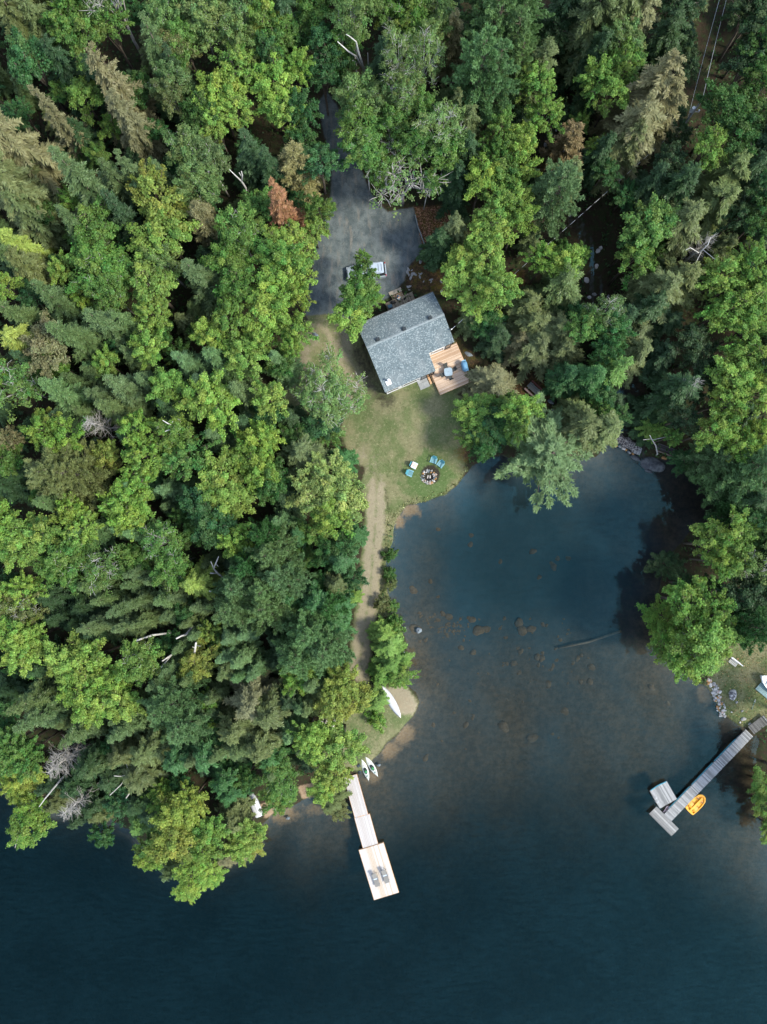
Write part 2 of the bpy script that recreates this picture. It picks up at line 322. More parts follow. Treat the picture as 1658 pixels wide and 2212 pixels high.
# ---------------------------------------------------------------- water
m, nt = newmat('lake_water'); geo = N(nt, 'NewGeometry').outputs['Position']
mp = N(nt, 'Mapping'); nt.links.new(geo, mp.inputs[0]); mp.inputs['Rotation'].default_value = (0, 0, -.45); mp.inputs['Scale'].default_value = (.5, 2.2, 1)
wv = noise(nt, 1.1, 3, .55, mp.outputs[0]); w2 = noise(nt, .12, 2, .5, geo)
bn = bump(nt, mth(nt, 'MULTIPLY', wv, ramp(nt, w2, .3, .75)), .5, .06)
tr = N(nt, 'BsdfTransparent'); tr.inputs[0].default_value = (.93, .96, .95, 1)
gl = N(nt, 'BsdfGlossy'); gl.inputs['Roughness'].default_value = .06; gl.inputs[0].default_value = WATER_TINT if 'WATER_TINT' in globals() else (.32, .95, 1.0, 1); nt.links.new(bn, gl.inputs['Normal'])
fr = N(nt, 'Fresnel'); fr.inputs[0].default_value = 1.33; nt.links.new(bn, fr.inputs['Normal'])
mx = N(nt, 'MixShader'); nt.links.new(mth(nt, 'ADD', fr.outputs[0], mth(nt, 'MULTIPLY', ramp(nt, mth(nt, 'MULTIPLY', wv, mth(nt, 'ADD', w2, .5)), .3, .7), .010), True), mx.inputs[0]); nt.links.new(tr.outputs[0], mx.inputs[1]); nt.links.new(gl.outputs[0], mx.inputs[2])
va = N(nt, 'VolumeAbsorption'); va.inputs[0].default_value = (.44, .42, .36, 1); va.inputs[1].default_value = .5
out(nt, mx.outputs[0], va.outputs[0])
b = MB().box((0, 0, -10), (1700, 1700, 20)); tag(b.build('water', m), kind='structure')
# ---------------------------------------------------------------- foliage meshes
LEAF_B = leafmat('broadleaf_foliage', .38, .012); LEAF_N = leafmat('needle_foliage', .2, .015)
BARK = simple('bark_brown', (.10, .08, .06), .9, var=.4, scale=2)
BARKW = simple('bark_birch', (.44, .43, .40), .8, var=.3, scale=3)
BARKG = simple('bark_grey', (.34, .32, .29), .9, var=.25, scale=3)
def unit(v): return v / (np.linalg.norm(v, axis=-1, keepdims=True) + 1e-9)
def kites(name, c, d, n, a, b, tint, warm, mat, fold=.0):
    """many small leaf faces: centre c, long axis d, normal n, half length a, half width b"""
    d = unit(d); s = unit(np.cross(n, d)); a = a[:, None]; b = b[:, None]; k = len(c)
    v = np.stack([c - d * a, c + s * b - d * a * .1, c + d * a, c - s * b - d * a * .1], 1).reshape(-1, 3)
    me = bpy.data.meshes.new(name); me.vertices.add(4 * k); me.vertices.foreach_set('co', v.astype(np.float32).ravel())
    me.loops.add(4 * k); me.loops.foreach_set('vertex_index', np.arange(4 * k, dtype=np.int32))
    me.polygons.add(k); me.polygons.foreach_set('loop_start', np.arange(k, dtype=np.int32) * 4); me.polygons.foreach_set('loop_total', np.full(k, 4, np.int32))
    me.update()
    for nm, val in (('tint', tint), ('warm', warm)):
        at = me.attributes.new(nm, 'FLOAT', 'POINT'); at.data.foreach_set('value', np.repeat(val, 4).astype(np.float32))
    me.materials.append(mat); return me
def sphdir(n, g, up=-.2):
    z = g.uniform(up, 1, n); t = g.uniform(0, 2 * np.pi, n); r = np.sqrt(np.maximum(0, 1 - z * z)); return np.stack([r * np.cos(t), r * np.sin(t), z], 1)
def broad(seed, R=4.5, H=14.0, nl=30, clump=.34, leaf=.14, per=15, airy=0.0, squash=.85, wid=.27):
    """crown grown along radiating branches: every branch ends in a tapering spray of leaf clumps"""
    g = np.random.default_rng(seed); c0 = np.array([0, 0, H - R * 1.08 * squash]); axes = []
    p1, p2, p3 = g.uniform(0, 6.28, 3); k1, k2, k3 = g.uniform(.08, .24), g.uniform(.06, .18), g.uniform(.03, .12)
    ga = 2.39996; cc = []; cn = []; ai = []; at_ = g.normal(1, .12, nl + 1); aw_ = g.normal(0, .012, nl + 1); lobes = [(c0 + np.array([0, 0, R * .5]), R * .4)]
    for i in range(nl):
        z = 1 - 1.28 * (i + .5) / nl + g.uniform(-.06, .06); z = min(.99, z); a = i * ga + g.uniform(-.35, .35); rr = math.sqrt(max(0, 1 - z * z)); d = np.array([rr * math.cos(a), rr * math.sin(a), z])
        asym = 1 + k1 * math.sin(a + p1) + k2 * math.sin(2 * a + p2) + k3 * math.sin(3 * a + p3); Lb = R * g.uniform(.74, 1.12) * (1 + (asym - 1) * rr)
        o = c0 + np.array([0, 0, g.uniform(-.15, .2) * R]); k = int(per * g.uniform(.75, 1.25)); t = .42 + .6 * g.uniform(0, 1, k) ** .75; sd = unit(np.cross(d, g.normal(0, 1, (k, 3)))); wv = R * wid * g.uniform(.75, 1.3) * (1.2 - t) * np.sqrt(g.uniform(0, 1, k))
        q = o + d * (t * Lb)[:, None] * np.array([1, 1, squash]) + sd * wv[:, None] * np.array([1, 1, .8]); q[:, 2] -= .10 * Lb * t * t * rr
        cc.append(q); cn.append(np.repeat(d[None, :], k, 0)); ai.append(np.full(k, i))
        if i % 3 == 0: lobes.append((o + d * Lb * .72 * np.array([1, 1, squash]), Lb * .22))
    cc = np.concatenate(cc); cn = np.concatenate(cn); ai = np.concatenate(ai); k = len(cc)
    if airy: keep = g.uniform(0, 1, k) > airy; cc = cc[keep]; cn = cn[keep]; ai = ai[keep]; k = len(cc)
    L = 10; cs = clump * g.uniform(.4, 1.6, k); ct = g.normal(1, .12, k) * at_[ai]; cw = g.normal(0, .009, k) + aw_[ai]
    dd = sphdir(k * L, g, -.3).reshape(k, L, 3); off = unit(dd + cn[:, None, :] * .4)
    c = cc[:, None, :] + off * cs[:, None, None] * np.where(g.uniform(0, 1, (k, L, 1)) < .18, g.uniform(1.1, 2.0, (k, L, 1)), g.uniform(.4, 1.1, (k, L, 1))) * np.array([1, 1, .7])
    n = unit(off * .6 + np.array([0, 0, .6]) + g.normal(0, .38, (k, L, 3))); d = unit(np.cross(n, g.normal(0, 1, (k, L, 3))))
    tint = np.clip(ct[:, None] * g.normal(1, .2, (k, L)), .45, 1.7); warm = .5 + cw[:, None] + g.normal(0, .008, (k, L)); sz = leaf * g.uniform(.6, 1.4, (k, L))
    f = lambda z: z.reshape(-1, *z.shape[2:])
    return kites('crown', f(c), f(d), f(n), f(sz), f(sz) * .72, f(tint), f(warm), LEAF_B), lobes
def limbs(lobes, H, bark, seed, r0=.17, poke=0.0, nfork=3):
    g = random.Random(seed); b = MB(); top = lobes[0][0]
    b.tube([(0, 0, -.6), (.05, .03, H * .25), (g.uniform(-.2, .2), g.uniform(-.2, .2), H * .5), tuple(top)], [r0 * 1.25, r0, r0 * .75, r0 * .25], 8)
    for c, r in lobes[1:]:
        z = H * g.uniform(.3, .52); m = (c[0] * .45, c[1] * .45, z + (c[2] - z) * .65); e = tuple(c + np.array([0, 0, r * (.3 + poke)]))
        b.tube([(0, 0, z), m, tuple(c), e], [r0 * .5, r0 * .36, r0 * .2, r0 * .08], 5)
        for _ in range(nfork):
            a = g.uniform(0, 6.28); l = r * g.uniform(.6, 1.0 + poke); q = Vector(c) + Vector((math.cos(a) * l, math.sin(a) * l, l * g.uniform(.1, .7)))
            h = (Vector(c) + q) / 2 + Vector((g.uniform(-.2, .2), g.uniform(-.2, .2), g.uniform(-.1, .2)))
            b.tube([tuple(Vector(c) * .85 + Vector(m) * .15), tuple(h), tuple(q)], [r0 * .2, r0 * .13, r0 * .05], 4)
    return b.mesh('trunk', bark, True)
def conifer(seed, kind='spruce', R=2.5, H=16.0):
    g = np.random.default_rng(seed); C = []; D = []; NN = []; A = []; B = []; T = []; W = []
    if kind == 'spruce': nw, z0, pw = 24, .12, .92
    elif kind == 'fir': nw, z0, pw = 21, .1, .8
    elif kind == 'cedar': nw, z0, pw = 26, .06, .55
    else: nw, z0, pw = 20, .2, .55
    for w in range(nw):
        u = z0 + (1 - z0) * (w + g.uniform(-.3, .3)) / nw; u = min(max(u, z0), .995); rl = ((1 - u) / (1 - z0)) ** pw
        nb = int(5 + 5 * rl) if kind != 'hemlock' else int(5 + 6 * rl)
        for j in range(nb):
            a = g.uniform(0, 6.28); L = R * (rl * g.uniform(.5, 1.28) + .05)
            if kind == 'hemlock': L *= g.uniform(.5, 1.2)
            dirh = np.array([np.cos(a), np.sin(a), 0]); perp = np.array([-np.sin(a), np.cos(a), 0])
            k = int(10 + (30 if kind == 'hemlock' else 22) * L / 2.5); t = np.linspace(.18, 1.0, k) + g.uniform(-.02, .02, k)
            asc = .55 * (u > .8) * (u - .8) / .2; dr = {'spruce': -.38, 'fir': -.2, 'cedar': .25, 'hemlock': -.30}[kind]
            z = u * H + L * (dr * t + asc * t + (.18 if kind == 'spruce' else -.12) * t * t)
            ctr = dirh[None, :] * (t * L)[:, None] + np.array([0, 0, 1]) * z[:, None]
            for side in (-1, 0, 1):
                ln = (L * ((.30 if kind != 'hemlock' else .24) * (1.08 - t) + .08) + .10) * g.uniform(.6, 1.1, k)
                dv = dirh[None, :] * (.8 if side else 1.0) + perp[None, :] * side * g.uniform(.6, 1.2, (k, 1)) + np.array([0, 0, -.22 if kind == 'hemlock' else -.08]) + g.normal(0, .22, (k, 3))
                c = ctr + unit(dv) * (ln * .55)[:, None] + g.normal(0, .08, (k, 3))
                n = np.array([0, 0, 1.0])[None, :] + dirh[None, :] * .25 + g.normal(0, .35, (k, 3))
                C.append(c); D.append(dv); NN.append(n); A.append(ln * .62); B.append(np.clip(ln * .2, .04, .095)); bt = g.normal(1, .1)
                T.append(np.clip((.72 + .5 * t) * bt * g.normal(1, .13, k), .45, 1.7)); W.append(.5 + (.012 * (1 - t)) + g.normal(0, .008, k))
    cat = np.concatenate
    return kites('crown', cat(C), cat(D), cat(NN), cat(A), cat(B), cat(T), cat(W), LEAF_N)
def pine(seed, R=3.2, H=17.0):
    """long level branches with flat plumes of needle tufts, the ends standing apart like a star"""
    g = np.random.default_rng(seed); cc = []; az = []; tt = []; brs = []
    for w in range(13):
        u = .36 + .62 * w / 12; rl = 1.0 - .9 * max(0, (u - .5) / .5) ** 1.5; nb = int(5 + 2.5 * rl); ph = g.uniform(0, 6.28)
        for j in range(nb):
            a = ph + 6.283 * j / nb + g.uniform(-.25, .25); L = max(.35, R * rl * g.uniform(.5, 1.25)); z = u * H; up = g.uniform(.0, .22)
            brs.append(((0, 0, z), (np.cos(a) * L * .55, np.sin(a) * L * .55, z + up * L * .3), (np.cos(a) * L, np.sin(a) * L, z + up * L)))
            k = int(8 + 16 * L); t = .25 + .8 * g.uniform(0, 1, k) ** .8; wv = L * .17 * np.sin(np.clip(t, 0, 1.02) * 3.0) * g.uniform(-1, 1, k) + g.normal(0, .05, k)
            cc.append(np.stack([np.cos(a) * L * t - np.sin(a) * wv, np.sin(a) * L * t + np.cos(a) * wv, z + up * L * t * t + g.uniform(-.05, .18, k)], 1)); az.append(a + wv / (L * .5 + .2) * .9); tt.append(t)
    cc = np.concatenate(cc); az = np.concatenate(az); tt = np.concatenate(tt); k = len(cc); L = 9
    out_ = np.stack([np.cos(az), np.sin(az), np.full(k, .35)], 1); dd = unit(g.normal(0, .62, (k, L, 3)) + out_[:, None, :])
    ln = g.uniform(.12, .24, (k, L)); c = cc[:, None, :] + dd * ln[..., None] * .8
    n = unit(np.cross(dd, g.normal(0, 1, (k, L, 3))) + np.array([0, 0, .9]))
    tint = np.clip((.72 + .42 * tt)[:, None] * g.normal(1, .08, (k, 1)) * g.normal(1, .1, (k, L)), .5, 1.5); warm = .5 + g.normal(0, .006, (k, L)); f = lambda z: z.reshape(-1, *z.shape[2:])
    me = kites('crown', f(c), f(dd), f(n), f(ln), f(ln) * .0 + .042, f(tint), f(warm), LEAF_N)
    b = MB(); b.tube([(0, 0, -.6), (0, .05, H * .5), (0, 0, H * .97)], [.22, .16, .03], 8)
    for p in brs: b.tube(p, [.05, .035, .012], 4)
    return me, b.mesh('trunk', BARK, True)
def plain_trunk(H, bark=None, seed=0, r=.15):
    g = random.Random(seed); b = MB(); b.tube([(0, 0, -.6), (0, .02, H * .5), (0, 0, H * .96)], [r, r * .65, r * .1], 7)
    for i in range(14):
        a = g.uniform(0, 6.28); z = H * g.uniform(.12, .7); l = H * .1 * (1.1 - z / H); b.tube([(0, 0, z), (math.cos(a) * l, math.sin(a) * l, z - .12 * l)], [.04, .012], 4)
    return b.mesh('trunk', bark or BARK, True)
def deadtree(seed, R=2.6, H=11, n=38, fine=3, bark=None, droop=.0, start=.3):
    g = random.Random(seed); b = MB(); b.tube([(0, 0, -.5), (.05, 0, H * .5), (.0, .05, H)], [.17, .11, .03], 7)
    for i in range(n):
        a = g.uniform(0, 6.28); u = start + (1 - start) * g.random() ** .8; l = R * (1.15 - u) / (1.15 - start) * g.uniform(.7, 1.15) + .25; z = H * u
        p0 = Vector((0, 0, z)); d = Vector((math.cos(a), math.sin(a), g.uniform(.05, .55) - droop)); p1 = p0 + d * l * .5 + Vector((0, 0, -.04 * l)); p2 = p1 + (d + Vector((g.uniform(-.3, .3), g.uniform(-.3, .3), g.uniform(-.1, .3)))) * l * .5
        b.tube([p0, p1, p2], [.034, .024, .008], 4)
        for _ in range(fine):
            t = g.uniform(.3, .95); q = p0.lerp(p2, t); e = q + Vector((g.uniform(-1, 1), g.uniform(-1, 1), g.uniform(-.1, .8))).normalized() * l * g.uniform(.2, .45); b.tube([q, (q + e) / 2 + Vector((0, 0, .04)), e], [.013, .010, .005], 3)
    return b.mesh('trunk', bark or BARKG, True)
LIB = {}
def lib():
    for s in range(12):
        q = s % 8; me, lo = broad(100 + s, R=3.1, H=13, nl=[28, 40, 22, 34, 46, 18, 30, 36][q], clump=[.20, .17, .23, .19, .16, .24, .18, .17][q], leaf=[.105, .095, .11, .10, .09, .115, .10, .09][q], per=[42, 33, 50, 36, 30, 58, 40, 36][q], wid=[.28, .24, .34, .30, .23, .36, .27, .32][q], squash=[.85, .95, .75, .85, 1.0, .8, .9, .85][q]); LIB.setdefault('M', []).append((me, limbs(lo, 13, BARK, s), 3.1, 13))
    for s in range(5):
        me, lo = broad(200 + s, R=2.8, H=14, nl=[36, 42, 32, 38, 44][s], clump=.20, leaf=.085, per=34, wid=.34, airy=.05, squash=1.25); LIB.setdefault('B', []).append((me, limbs(lo, 14, BARKW, s, .10, .12, 3), 2.8, 14))
    for s in range(3):
        me, lo = broad(250 + s, R=2.8, H=14, nl=40, clump=.22, leaf=.08, per=30, wid=.34, airy=.48, squash=1.2); LIB.setdefault('V', []).append((me, limbs(lo, 14, BARKW, s + 9, .11, .55, 9), 2.8, 14))
    me, lo = broad(270, R=3.0, H=12, nl=48, clump=.22, leaf=.08, per=24, wid=.34, airy=.86, squash=.9); LIB['W'] = [(me, limbs(lo, 12, simple('bark_silver', (.30, .29, .265), .9), 31, .16, .9, 12), 3.0, 12)]
    for s in range(3):
        me, lo = broad(300 + s, R=1.3, H=2.4, nl=18, clump=.17, leaf=.085, per=22, squash=.9); LIB.setdefault('U', []).append((me, limbs(lo, 2.4, BARK, s, .05), 1.3, 2.4))
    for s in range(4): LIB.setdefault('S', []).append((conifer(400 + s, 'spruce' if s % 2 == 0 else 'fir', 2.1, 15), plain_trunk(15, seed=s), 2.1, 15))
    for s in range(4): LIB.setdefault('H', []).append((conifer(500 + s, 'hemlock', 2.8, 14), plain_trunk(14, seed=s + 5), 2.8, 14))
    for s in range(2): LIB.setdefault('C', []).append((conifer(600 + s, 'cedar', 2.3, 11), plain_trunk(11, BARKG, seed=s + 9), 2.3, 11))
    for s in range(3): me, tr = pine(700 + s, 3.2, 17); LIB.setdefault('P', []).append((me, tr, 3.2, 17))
    for s in range(3): LIB.setdefault('D', []).append((None, deadtree(800 + s, 2.8, 11, [70, 60, 46][s], 7, None, .0 if s else .1), 2.8, 11))
lib()
PAL = {'g': (.098, .190, .042), 'b': (.048, .125, .038), 'y': (.178, .290, .056), 'Y': (.220, .280, .056), 'v': (.225, .295, .082), 'l': (.130, .205, .066), 'L': (.150, .245, .078), 'p': (.098, .178, .068), 'q': (.128, .212, .100),
       's': (.088, .134, .048), 'd': (.040, .078, .030), 'o': (.112, .140, .050), 't': (.158, .155, .070), 'k': (.180, .130, .058), 'O': (.225, .118, .060), 'w': (.4, .4, .4), 'x': (.056, .122, .028), 'G': (.138, .240, .046)}
CW = {'g': 'mid green', 'b': 'bluish green', 'y': 'yellow-green', 'Y': 'golden yellow-green', 'l': 'pale green', 'p': 'blue-green', 's': 'grey-green', 'd': 'dark green', 'o': 'olive green', 't': 'tan-tinged', 'k': 'rusty brown', 'O': 'orange', 'w': 'bare grey', 'x': 'deep green', 'G': 'bright green', 'L': 'light green', 'q': 'pale silvery green', 'v': 'pale yellow-green'}
KW = {'M': ('broadleaf_tree', 'broadleaf tree'), 'B': ('birch_tree', 'birch'), 'V': ('birch_tree', 'sparse birch'), 'U': ('shrub', 'shrub'), 'S': ('spruce_tree', 'pointed spruce'), 'H': ('hemlock_tree', 'feathery hemlock'), 'C': ('cedar_tree', 'cedar'), 'P': ('pine_tree', 'soft-needled pine'), 'W': ('birch_tree', 'nearly bare birch'), 'D': ('dead_tree', 'dead leafless tree')}
HT = {'W': 13, 'M': 13.5, 'B': 14, 'V': 14, 'U': 2.2, 'S': 15, 'H': 14, 'C': 10, 'P': 17, 'D': 11}
TOFF = {1: (0, 0), 2: (553, 0), 3: (1105, 0), 4: (0, 553), 5: (553, 553), 6: (1105, 553), 7: (0, 1106), 8: (553, 1106), 9: (1105, 1106), 10: (0, 1498), 11: (553, 1498)}
# tile: species colour x y radius [height] in the tile's own units (a third of a photo-view pixel); spruces by their tip
TREES = {
1: """H o 90 110 120 16;H o 290 150 120;M g 470 200 160;M g 610 300 150;M g 740 240 120;W l 760 40 170 16;S s 900 40 120 17;B l 1120 190 140;B l 1290 110 160;B l 1450 220 170;B l 1580 120 140;B l 1560 310 130;M b 240 470 150;S t 190 510 110 17;H t 760 560 150 18;H t 860 760 140 16;B o 1130 390 120;B l 1160 570 120;B o 1140 690 110;M y 1550 500 140;M y 1440 690 140;M y 1540 760 130;M y 1420 860 110;M x 1290 810 120;M G 560 680 120 11;M G 760 870 90 9;M b 1040 870 80 9;H t 60 900 200 18;S s 340 920 150 20;S s 750 965 110 15;S s 660 1010 110 14;S s 1000 1045 90 12;B l 1240 1060 150;B l 1390 1080 140;B l 1320 1250 150;M Y 1040 1340 190;M y 510 1320 80 9;S s 370 1350 130 15;H o 110 1180 200 17;H o 170 1380 130;H Y 110 1570 110;M g 610 1540 160;M y 1110 1570 170;C t 1330 1410 120 13;B g 1570 1540 150;S d 1570 830 120 15;M b 1390 1310 80 9;H d 420 400 120 14;M x 930 640 110 10;H d 620 520 80;M b 170 760 90 9;H d 560 900 100 10;B G 470 60 90;S d 1030 300 110 14;M g 1230 360 130;H d 930 1280 110 11;M x 320 1420 90 9;S d 640 1250 120 15""",
2: """M y 50 180 130;M g 120 320 150;M b 90 430 110;M y 280 480 110;M y 120 650 160;M y 180 790 120;H d 190 120 130 15;M g 430 120 130;M b 420 330 110;M b 440 540 120 11;B l 630 60 120 17;B l 640 200 130 17;M b 310 780 130;M b 420 1090 130 11;M b 330 960 110 11;B g 830 110 130;B g 1000 190 150;B l 1150 120 140;B l 1170 260 110;C t 1280 230 90 13;P p 1560 150 170 20;P p 1480 430 180 20;P p 1560 570 150 18;V l 940 420 120 17;V l 1080 420 130 17;V l 1000 590 120 16;V l 930 720 100 15;B l 640 690 150;B g 690 860 150;B g 730 1040 130;B l 820 740 110;B g 900 850 120;V l 1180 880 150 15;B g 1220 1050 140;B g 1080 780 120;B g 1030 1000 130;W l 960 1170 250 11;B g 1110 1200 80 11;B g 810 1190 95 11;H o 1350 850 120;H d 1390 990 110;H o 1290 720 100;M g 1600 900 110;M g 1530 1060 120;M y 1450 1220 120;M g 1590 1190 110;M G 1560 1370 140;M y 1510 1520 140;H o 1310 1490 100 12;H d 1210 1560 110 9;C t 250 1070 125 13;S O 95 1130 112 17;M g 430 1400 100 9;M y 380 1510 90 8;M g 50 1380 135 9;M y 220 1600 150 9;M x 560 480 120 10;H d 820 400 110 14;M x 300 260 110 11;S d 40 950 110 14;B g 560 330 110;H d 1310 1180 120 11""",
3: """P p 60 100 150;P p 40 300 140;P l 50 480 110;H o 560 120 170 18;H o 740 60 170 18;H t 860 110 130 16;B l 720 300 150;M G 560 590 140;M G 690 490 130;M G 620 680 110;H t 920 580 190 17;H t 985 710 160 15;H t 800 800 190 15;H o 740 920 130;M d 1060 120 150;H d 1000 260 150 13;M x 1560 380 150;M x 1600 560 140;M x 1340 790 150;M x 1490 810 150;M x 1420 950 130;M G 130 560 120;M G 170 790 130;C k 350 980 120 14;P p 280 1240 170;C o 370 1150 110 13;M G 1210 1030 120;H o 1400 1170 170;H o 1330 1320 170;H o 1100 1430 170;H d 1060 1200 150 13;M b 1570 1270 110;M g 850 1530 160;M b 720 1290 90 6;M b 770 1590 110;C o 1370 1580 90;D w 1230 1600 90 12;M y 530 980 70 9;M G 440 850 70 9;M y 40 960 120;M y 50 1130 120;M y 20 1350 130;M G 30 1480 110;H o 130 1520 70 8;M d 1570 250 140;M d 1540 130 160;M d 1600 1000 150;M d 1620 40 130;H d 360 60 150 16;M d 250 250 120 11;H d 560 1010 110 12;M d 1500 480 130 11;H d 560 350 130 13;M d 1110 470 90 8;H o 180 420 120 15;H d 1540 1140 120;M x 1570 1480 110;M d 980 1090 110 10;M b 580 1140 90 8;M d 300 560 90 7;M d 380 780 100 8;H d 920 1180 110 11;M d 1050 880 90 7;M d 1440 1440 110 11""",
4: """H o 190 90 130;M y 70 230 110;S s 220 200 130 15;M y 450 130 90 9;B g 680 130 190;B g 720 260 120;M y 560 260 80 9;S s 0 310 120 15;S s 510 300 150 17;S s 730 340 120 14;M y 1010 230 170;M y 1000 420 120;M y 1010 590 120;S s 1230 20 130 15;B l 1090 70 130;M g 1550 220 140;M g 1480 90 120;H Y 140 560 140;M t 370 600 150;S s 340 410 150 16;S s 770 590 100 11;M y 720 720 90 9;S p 1150 630 110 13;S p 1360 620 120 14;M y 1380 530 120;M g 1500 430 130;M y 1600 650 140;V g 130 860 180;S p 220 820 140 15;S s 540 740 90 11;S s 420 790 90 11;S s 880 730 110 13;S s 690 810 130 15;S s 650 930 120 13;M G 1100 860 120;M y 1340 900 150;M y 1420 1010 150;S s 1540 830 130 14;D w 650 1090 130 12;M t 130 1190 80;M G 320 1150 130;M G 470 1190 130;M g 80 1330 130;P o 380 1380 190;P o 560 1420 170;M Y 740 1280 100 10;M G 940 1130 110;B G 1150 1150 130;M G 990 1330 150;M g 1240 1310 160;M y 1440 1450 160;M y 1520 1560 150;M b 1330 1600 130;M G 880 1570 180;S s 180 1580 120 14;M y 500 1630 90;S p 1020 1490 90 11;S p 790 1470 90 11;M G 1600 1300 120;S s 460 1000 80 10;M G 430 740 90 9;S s 1040 780 80 11;M x 1060 520 100 9;S s 1330 1130 110 13;M x 1180 640 90 9;S d 300 1010 110 10;S s 530 850 100 12;H d 60 1480 130 10;M b 230 300 90 9;M b 820 540 90 8;S d 1240 760 120 12;S d 1010 930 110 11;H d 560 1280 100 9;S d 1540 1060 130 11;M x 330 720 90 9;S d 90 640 100 12;H t 20 720 70""",
5: """M G 715 45 50 8;M g 730 140 72 9;M g 685 245 118 10;M G 745 300 80 9;M y 595 410 125 9;M g 640 330 100 10;M y 130 250 150;M y 110 410 150;M y 210 170 140;M g 190 50 140;M y 290 300 90;M y 230 500 110;S p 100 610 110 12;M y 20 600 90;M y 100 930 120;M b 120 1040 100 10;V L 480 830 170 9;V L 440 960 170 9;V L 580 930 150 8;M b 420 1090 120 7;M g 480 1150 80 6;M y 90 1190 120;H o 300 1290 140 11;H b 560 1330 90 7;M v 470 1430 175 12;M v 550 1560 160 12;M v 370 1560 150 12;M y 50 1380 120;M x 90 1500 130;M y 1330 90 150 9;M y 1480 60 150 11;M y 1400 220 180 9;M y 1530 240 140;M b 1490 455 105 6;H d 1580 530 110 8;H o 1390 410 80 7;C t 1540 840 140 7;M y 1400 1000 120 7;M b 1510 1120 150 7;M g 1420 1150 100 7;M G 1610 1140 100 7;M g 1620 980 100 7;P b 1570 1090 90 8;M x 250 1210 110 7;H d 230 1060 90 8;S d 180 1560 110 10;M x 160 720 100 10;M b 330 1170 90 6;M y 230 640 70""",
6: """M y 200 60 110;M y 320 50 110;H s 320 220 160;H o 150 430 170 9;H o 300 490 160 10;H o 165 570 150 9;H o 340 600 120 10;H o 90 300 130 9;H t 60 560 105 7;M g 460 520 110;V l 580 400 110 13;M b 610 530 110;M b 610 660 100;H o 790 490 130;H o 780 640 130;H d 690 420 100;S b 640 720 130 14;S g 760 685 120 14;S b 440 720 110 11;M b 365 800 105 8;H o 480 1070 150;H o 590 1120 130;H o 420 1010 105 9;P q 215 1270 265 13;M g 760 60 130;H o 960 200 180;H o 1110 180 150;H d 880 330 140;M G 1300 180 140;M G 1480 150 150;M G 1340 370 160;M G 1510 330 150;M G 1490 500 130;M y 1450 650 140;M y 1590 700 150;M y 1400 850 150;M y 1560 880 150;M G 1350 970 120;M G 1270 1160 130;M y 1420 1230 130;M y 1570 1150 120;P p 1420 1440 180;P p 1570 1400 170;H d 1080 850 150 12;D w 1120 850 90 13;H d 920 1060 150 11;M y 920 1120 90 10;M g 1010 1190 60 9;M y 20 980 110;M g 40 1110 90;M d 1180 660 130 9;M d 1270 800 120 9;M d 1080 1070 110 9;M b 1110 1320 90 7;M d 1420 1570 120;H d 1550 1580 140;M b 660 1030 80 6;M d 1140 560 120 10;M d 1620 560 110;P p 1300 1330 130 14;M b 560 880 100 8;H d 960 640 110 9""",
7: """M y 120 90 140;M y 270 130 150;M y 170 220 130;M y 560 70 130;M y 850 60 120;S p 440 160 90 12;S p 830 140 90 12;S p 700 110 90 11;S s 1310 170 70 10;S s 1440 210 60 9;B g 520 280 160;V g 680 330 150;B g 420 380 120;V g 1080 200 140;B g 1150 320 130;M y 190 480 120;M y 60 560 110;S s 830 430 90 12;S s 930 450 80 11;S s 790 510 80 11;S s 490 510 100 12;S s 610 580 80 11;S s 1000 570 100 12;S s 850 600 90 11;S s 680 650 80 11;S s 1030 700 80 11;S s 730 790 90 12;S s 540 800 110 13;S s 870 730 80 10;M y 130 790 140;M y 250 800 140;M y 200 910 130;M y 480 930 150;M y 640 940 150;M y 560 1080 150;M y 640 1230 150;M y 760 1060 120;M y 850 1180 130;B G 930 960 140;M Y 1290 960 130 9;M b 1220 660 80 8;M y 1370 750 80 8;H Y 1270 470 120;P p 1590 450 160;P p 1560 620 150;P b 1610 330 110;S s 10 1330 110 17;S s 45 1420 130 17;S s 380 1490 120 15;P p 1130 1260 160;P p 1190 1400 140;H o 960 1540 130;S s 720 1470 110 13;M g 120 1530 150;D w 420 1560 110 11;M b 1390 80 150;M y 1590 160 130;H t 1590 1240 150;H o 1530 1380 130;S s 1200 830 80 11;S s 1250 650 80 11;S s 1400 680 80 10;S p 1450 830 90 11;S p 1560 810 90 11;S p 1600 700 90 11;S p 1430 960 80 11;S p 1500 1010 90 12;S p 1590 1080 80 11;S p 1520 1120 80 10;S s 1040 1050 90 11;S s 1140 1130 90 11;S s 960 1170 100 12;S s 960 1270 90 12;S d 120 1060 110 11;H d 560 600 110 8;H d 330 560 110 10;S s 1320 1250 80 11;M G 1370 1190 70 8;S s 1280 1380 80 11;M G 1350 1330 70 8;S d 70 250 100 12;H d 380 680 100 9;V o 180 560 130 12;M x 310 130 90;H d 60 740 90 9;S p 1500 290 70 10;M g 910 270 110 9;S d 560 820 100 10;H d 780 1420 90 10;S s 1080 580 80 11;S s 1160 740 80 10;S d 270 1030 100 9;M x 870 330 90 9;S s 1130 890 80 10;S s 1420 1090 90 11;H d 300 1150 90 10""",
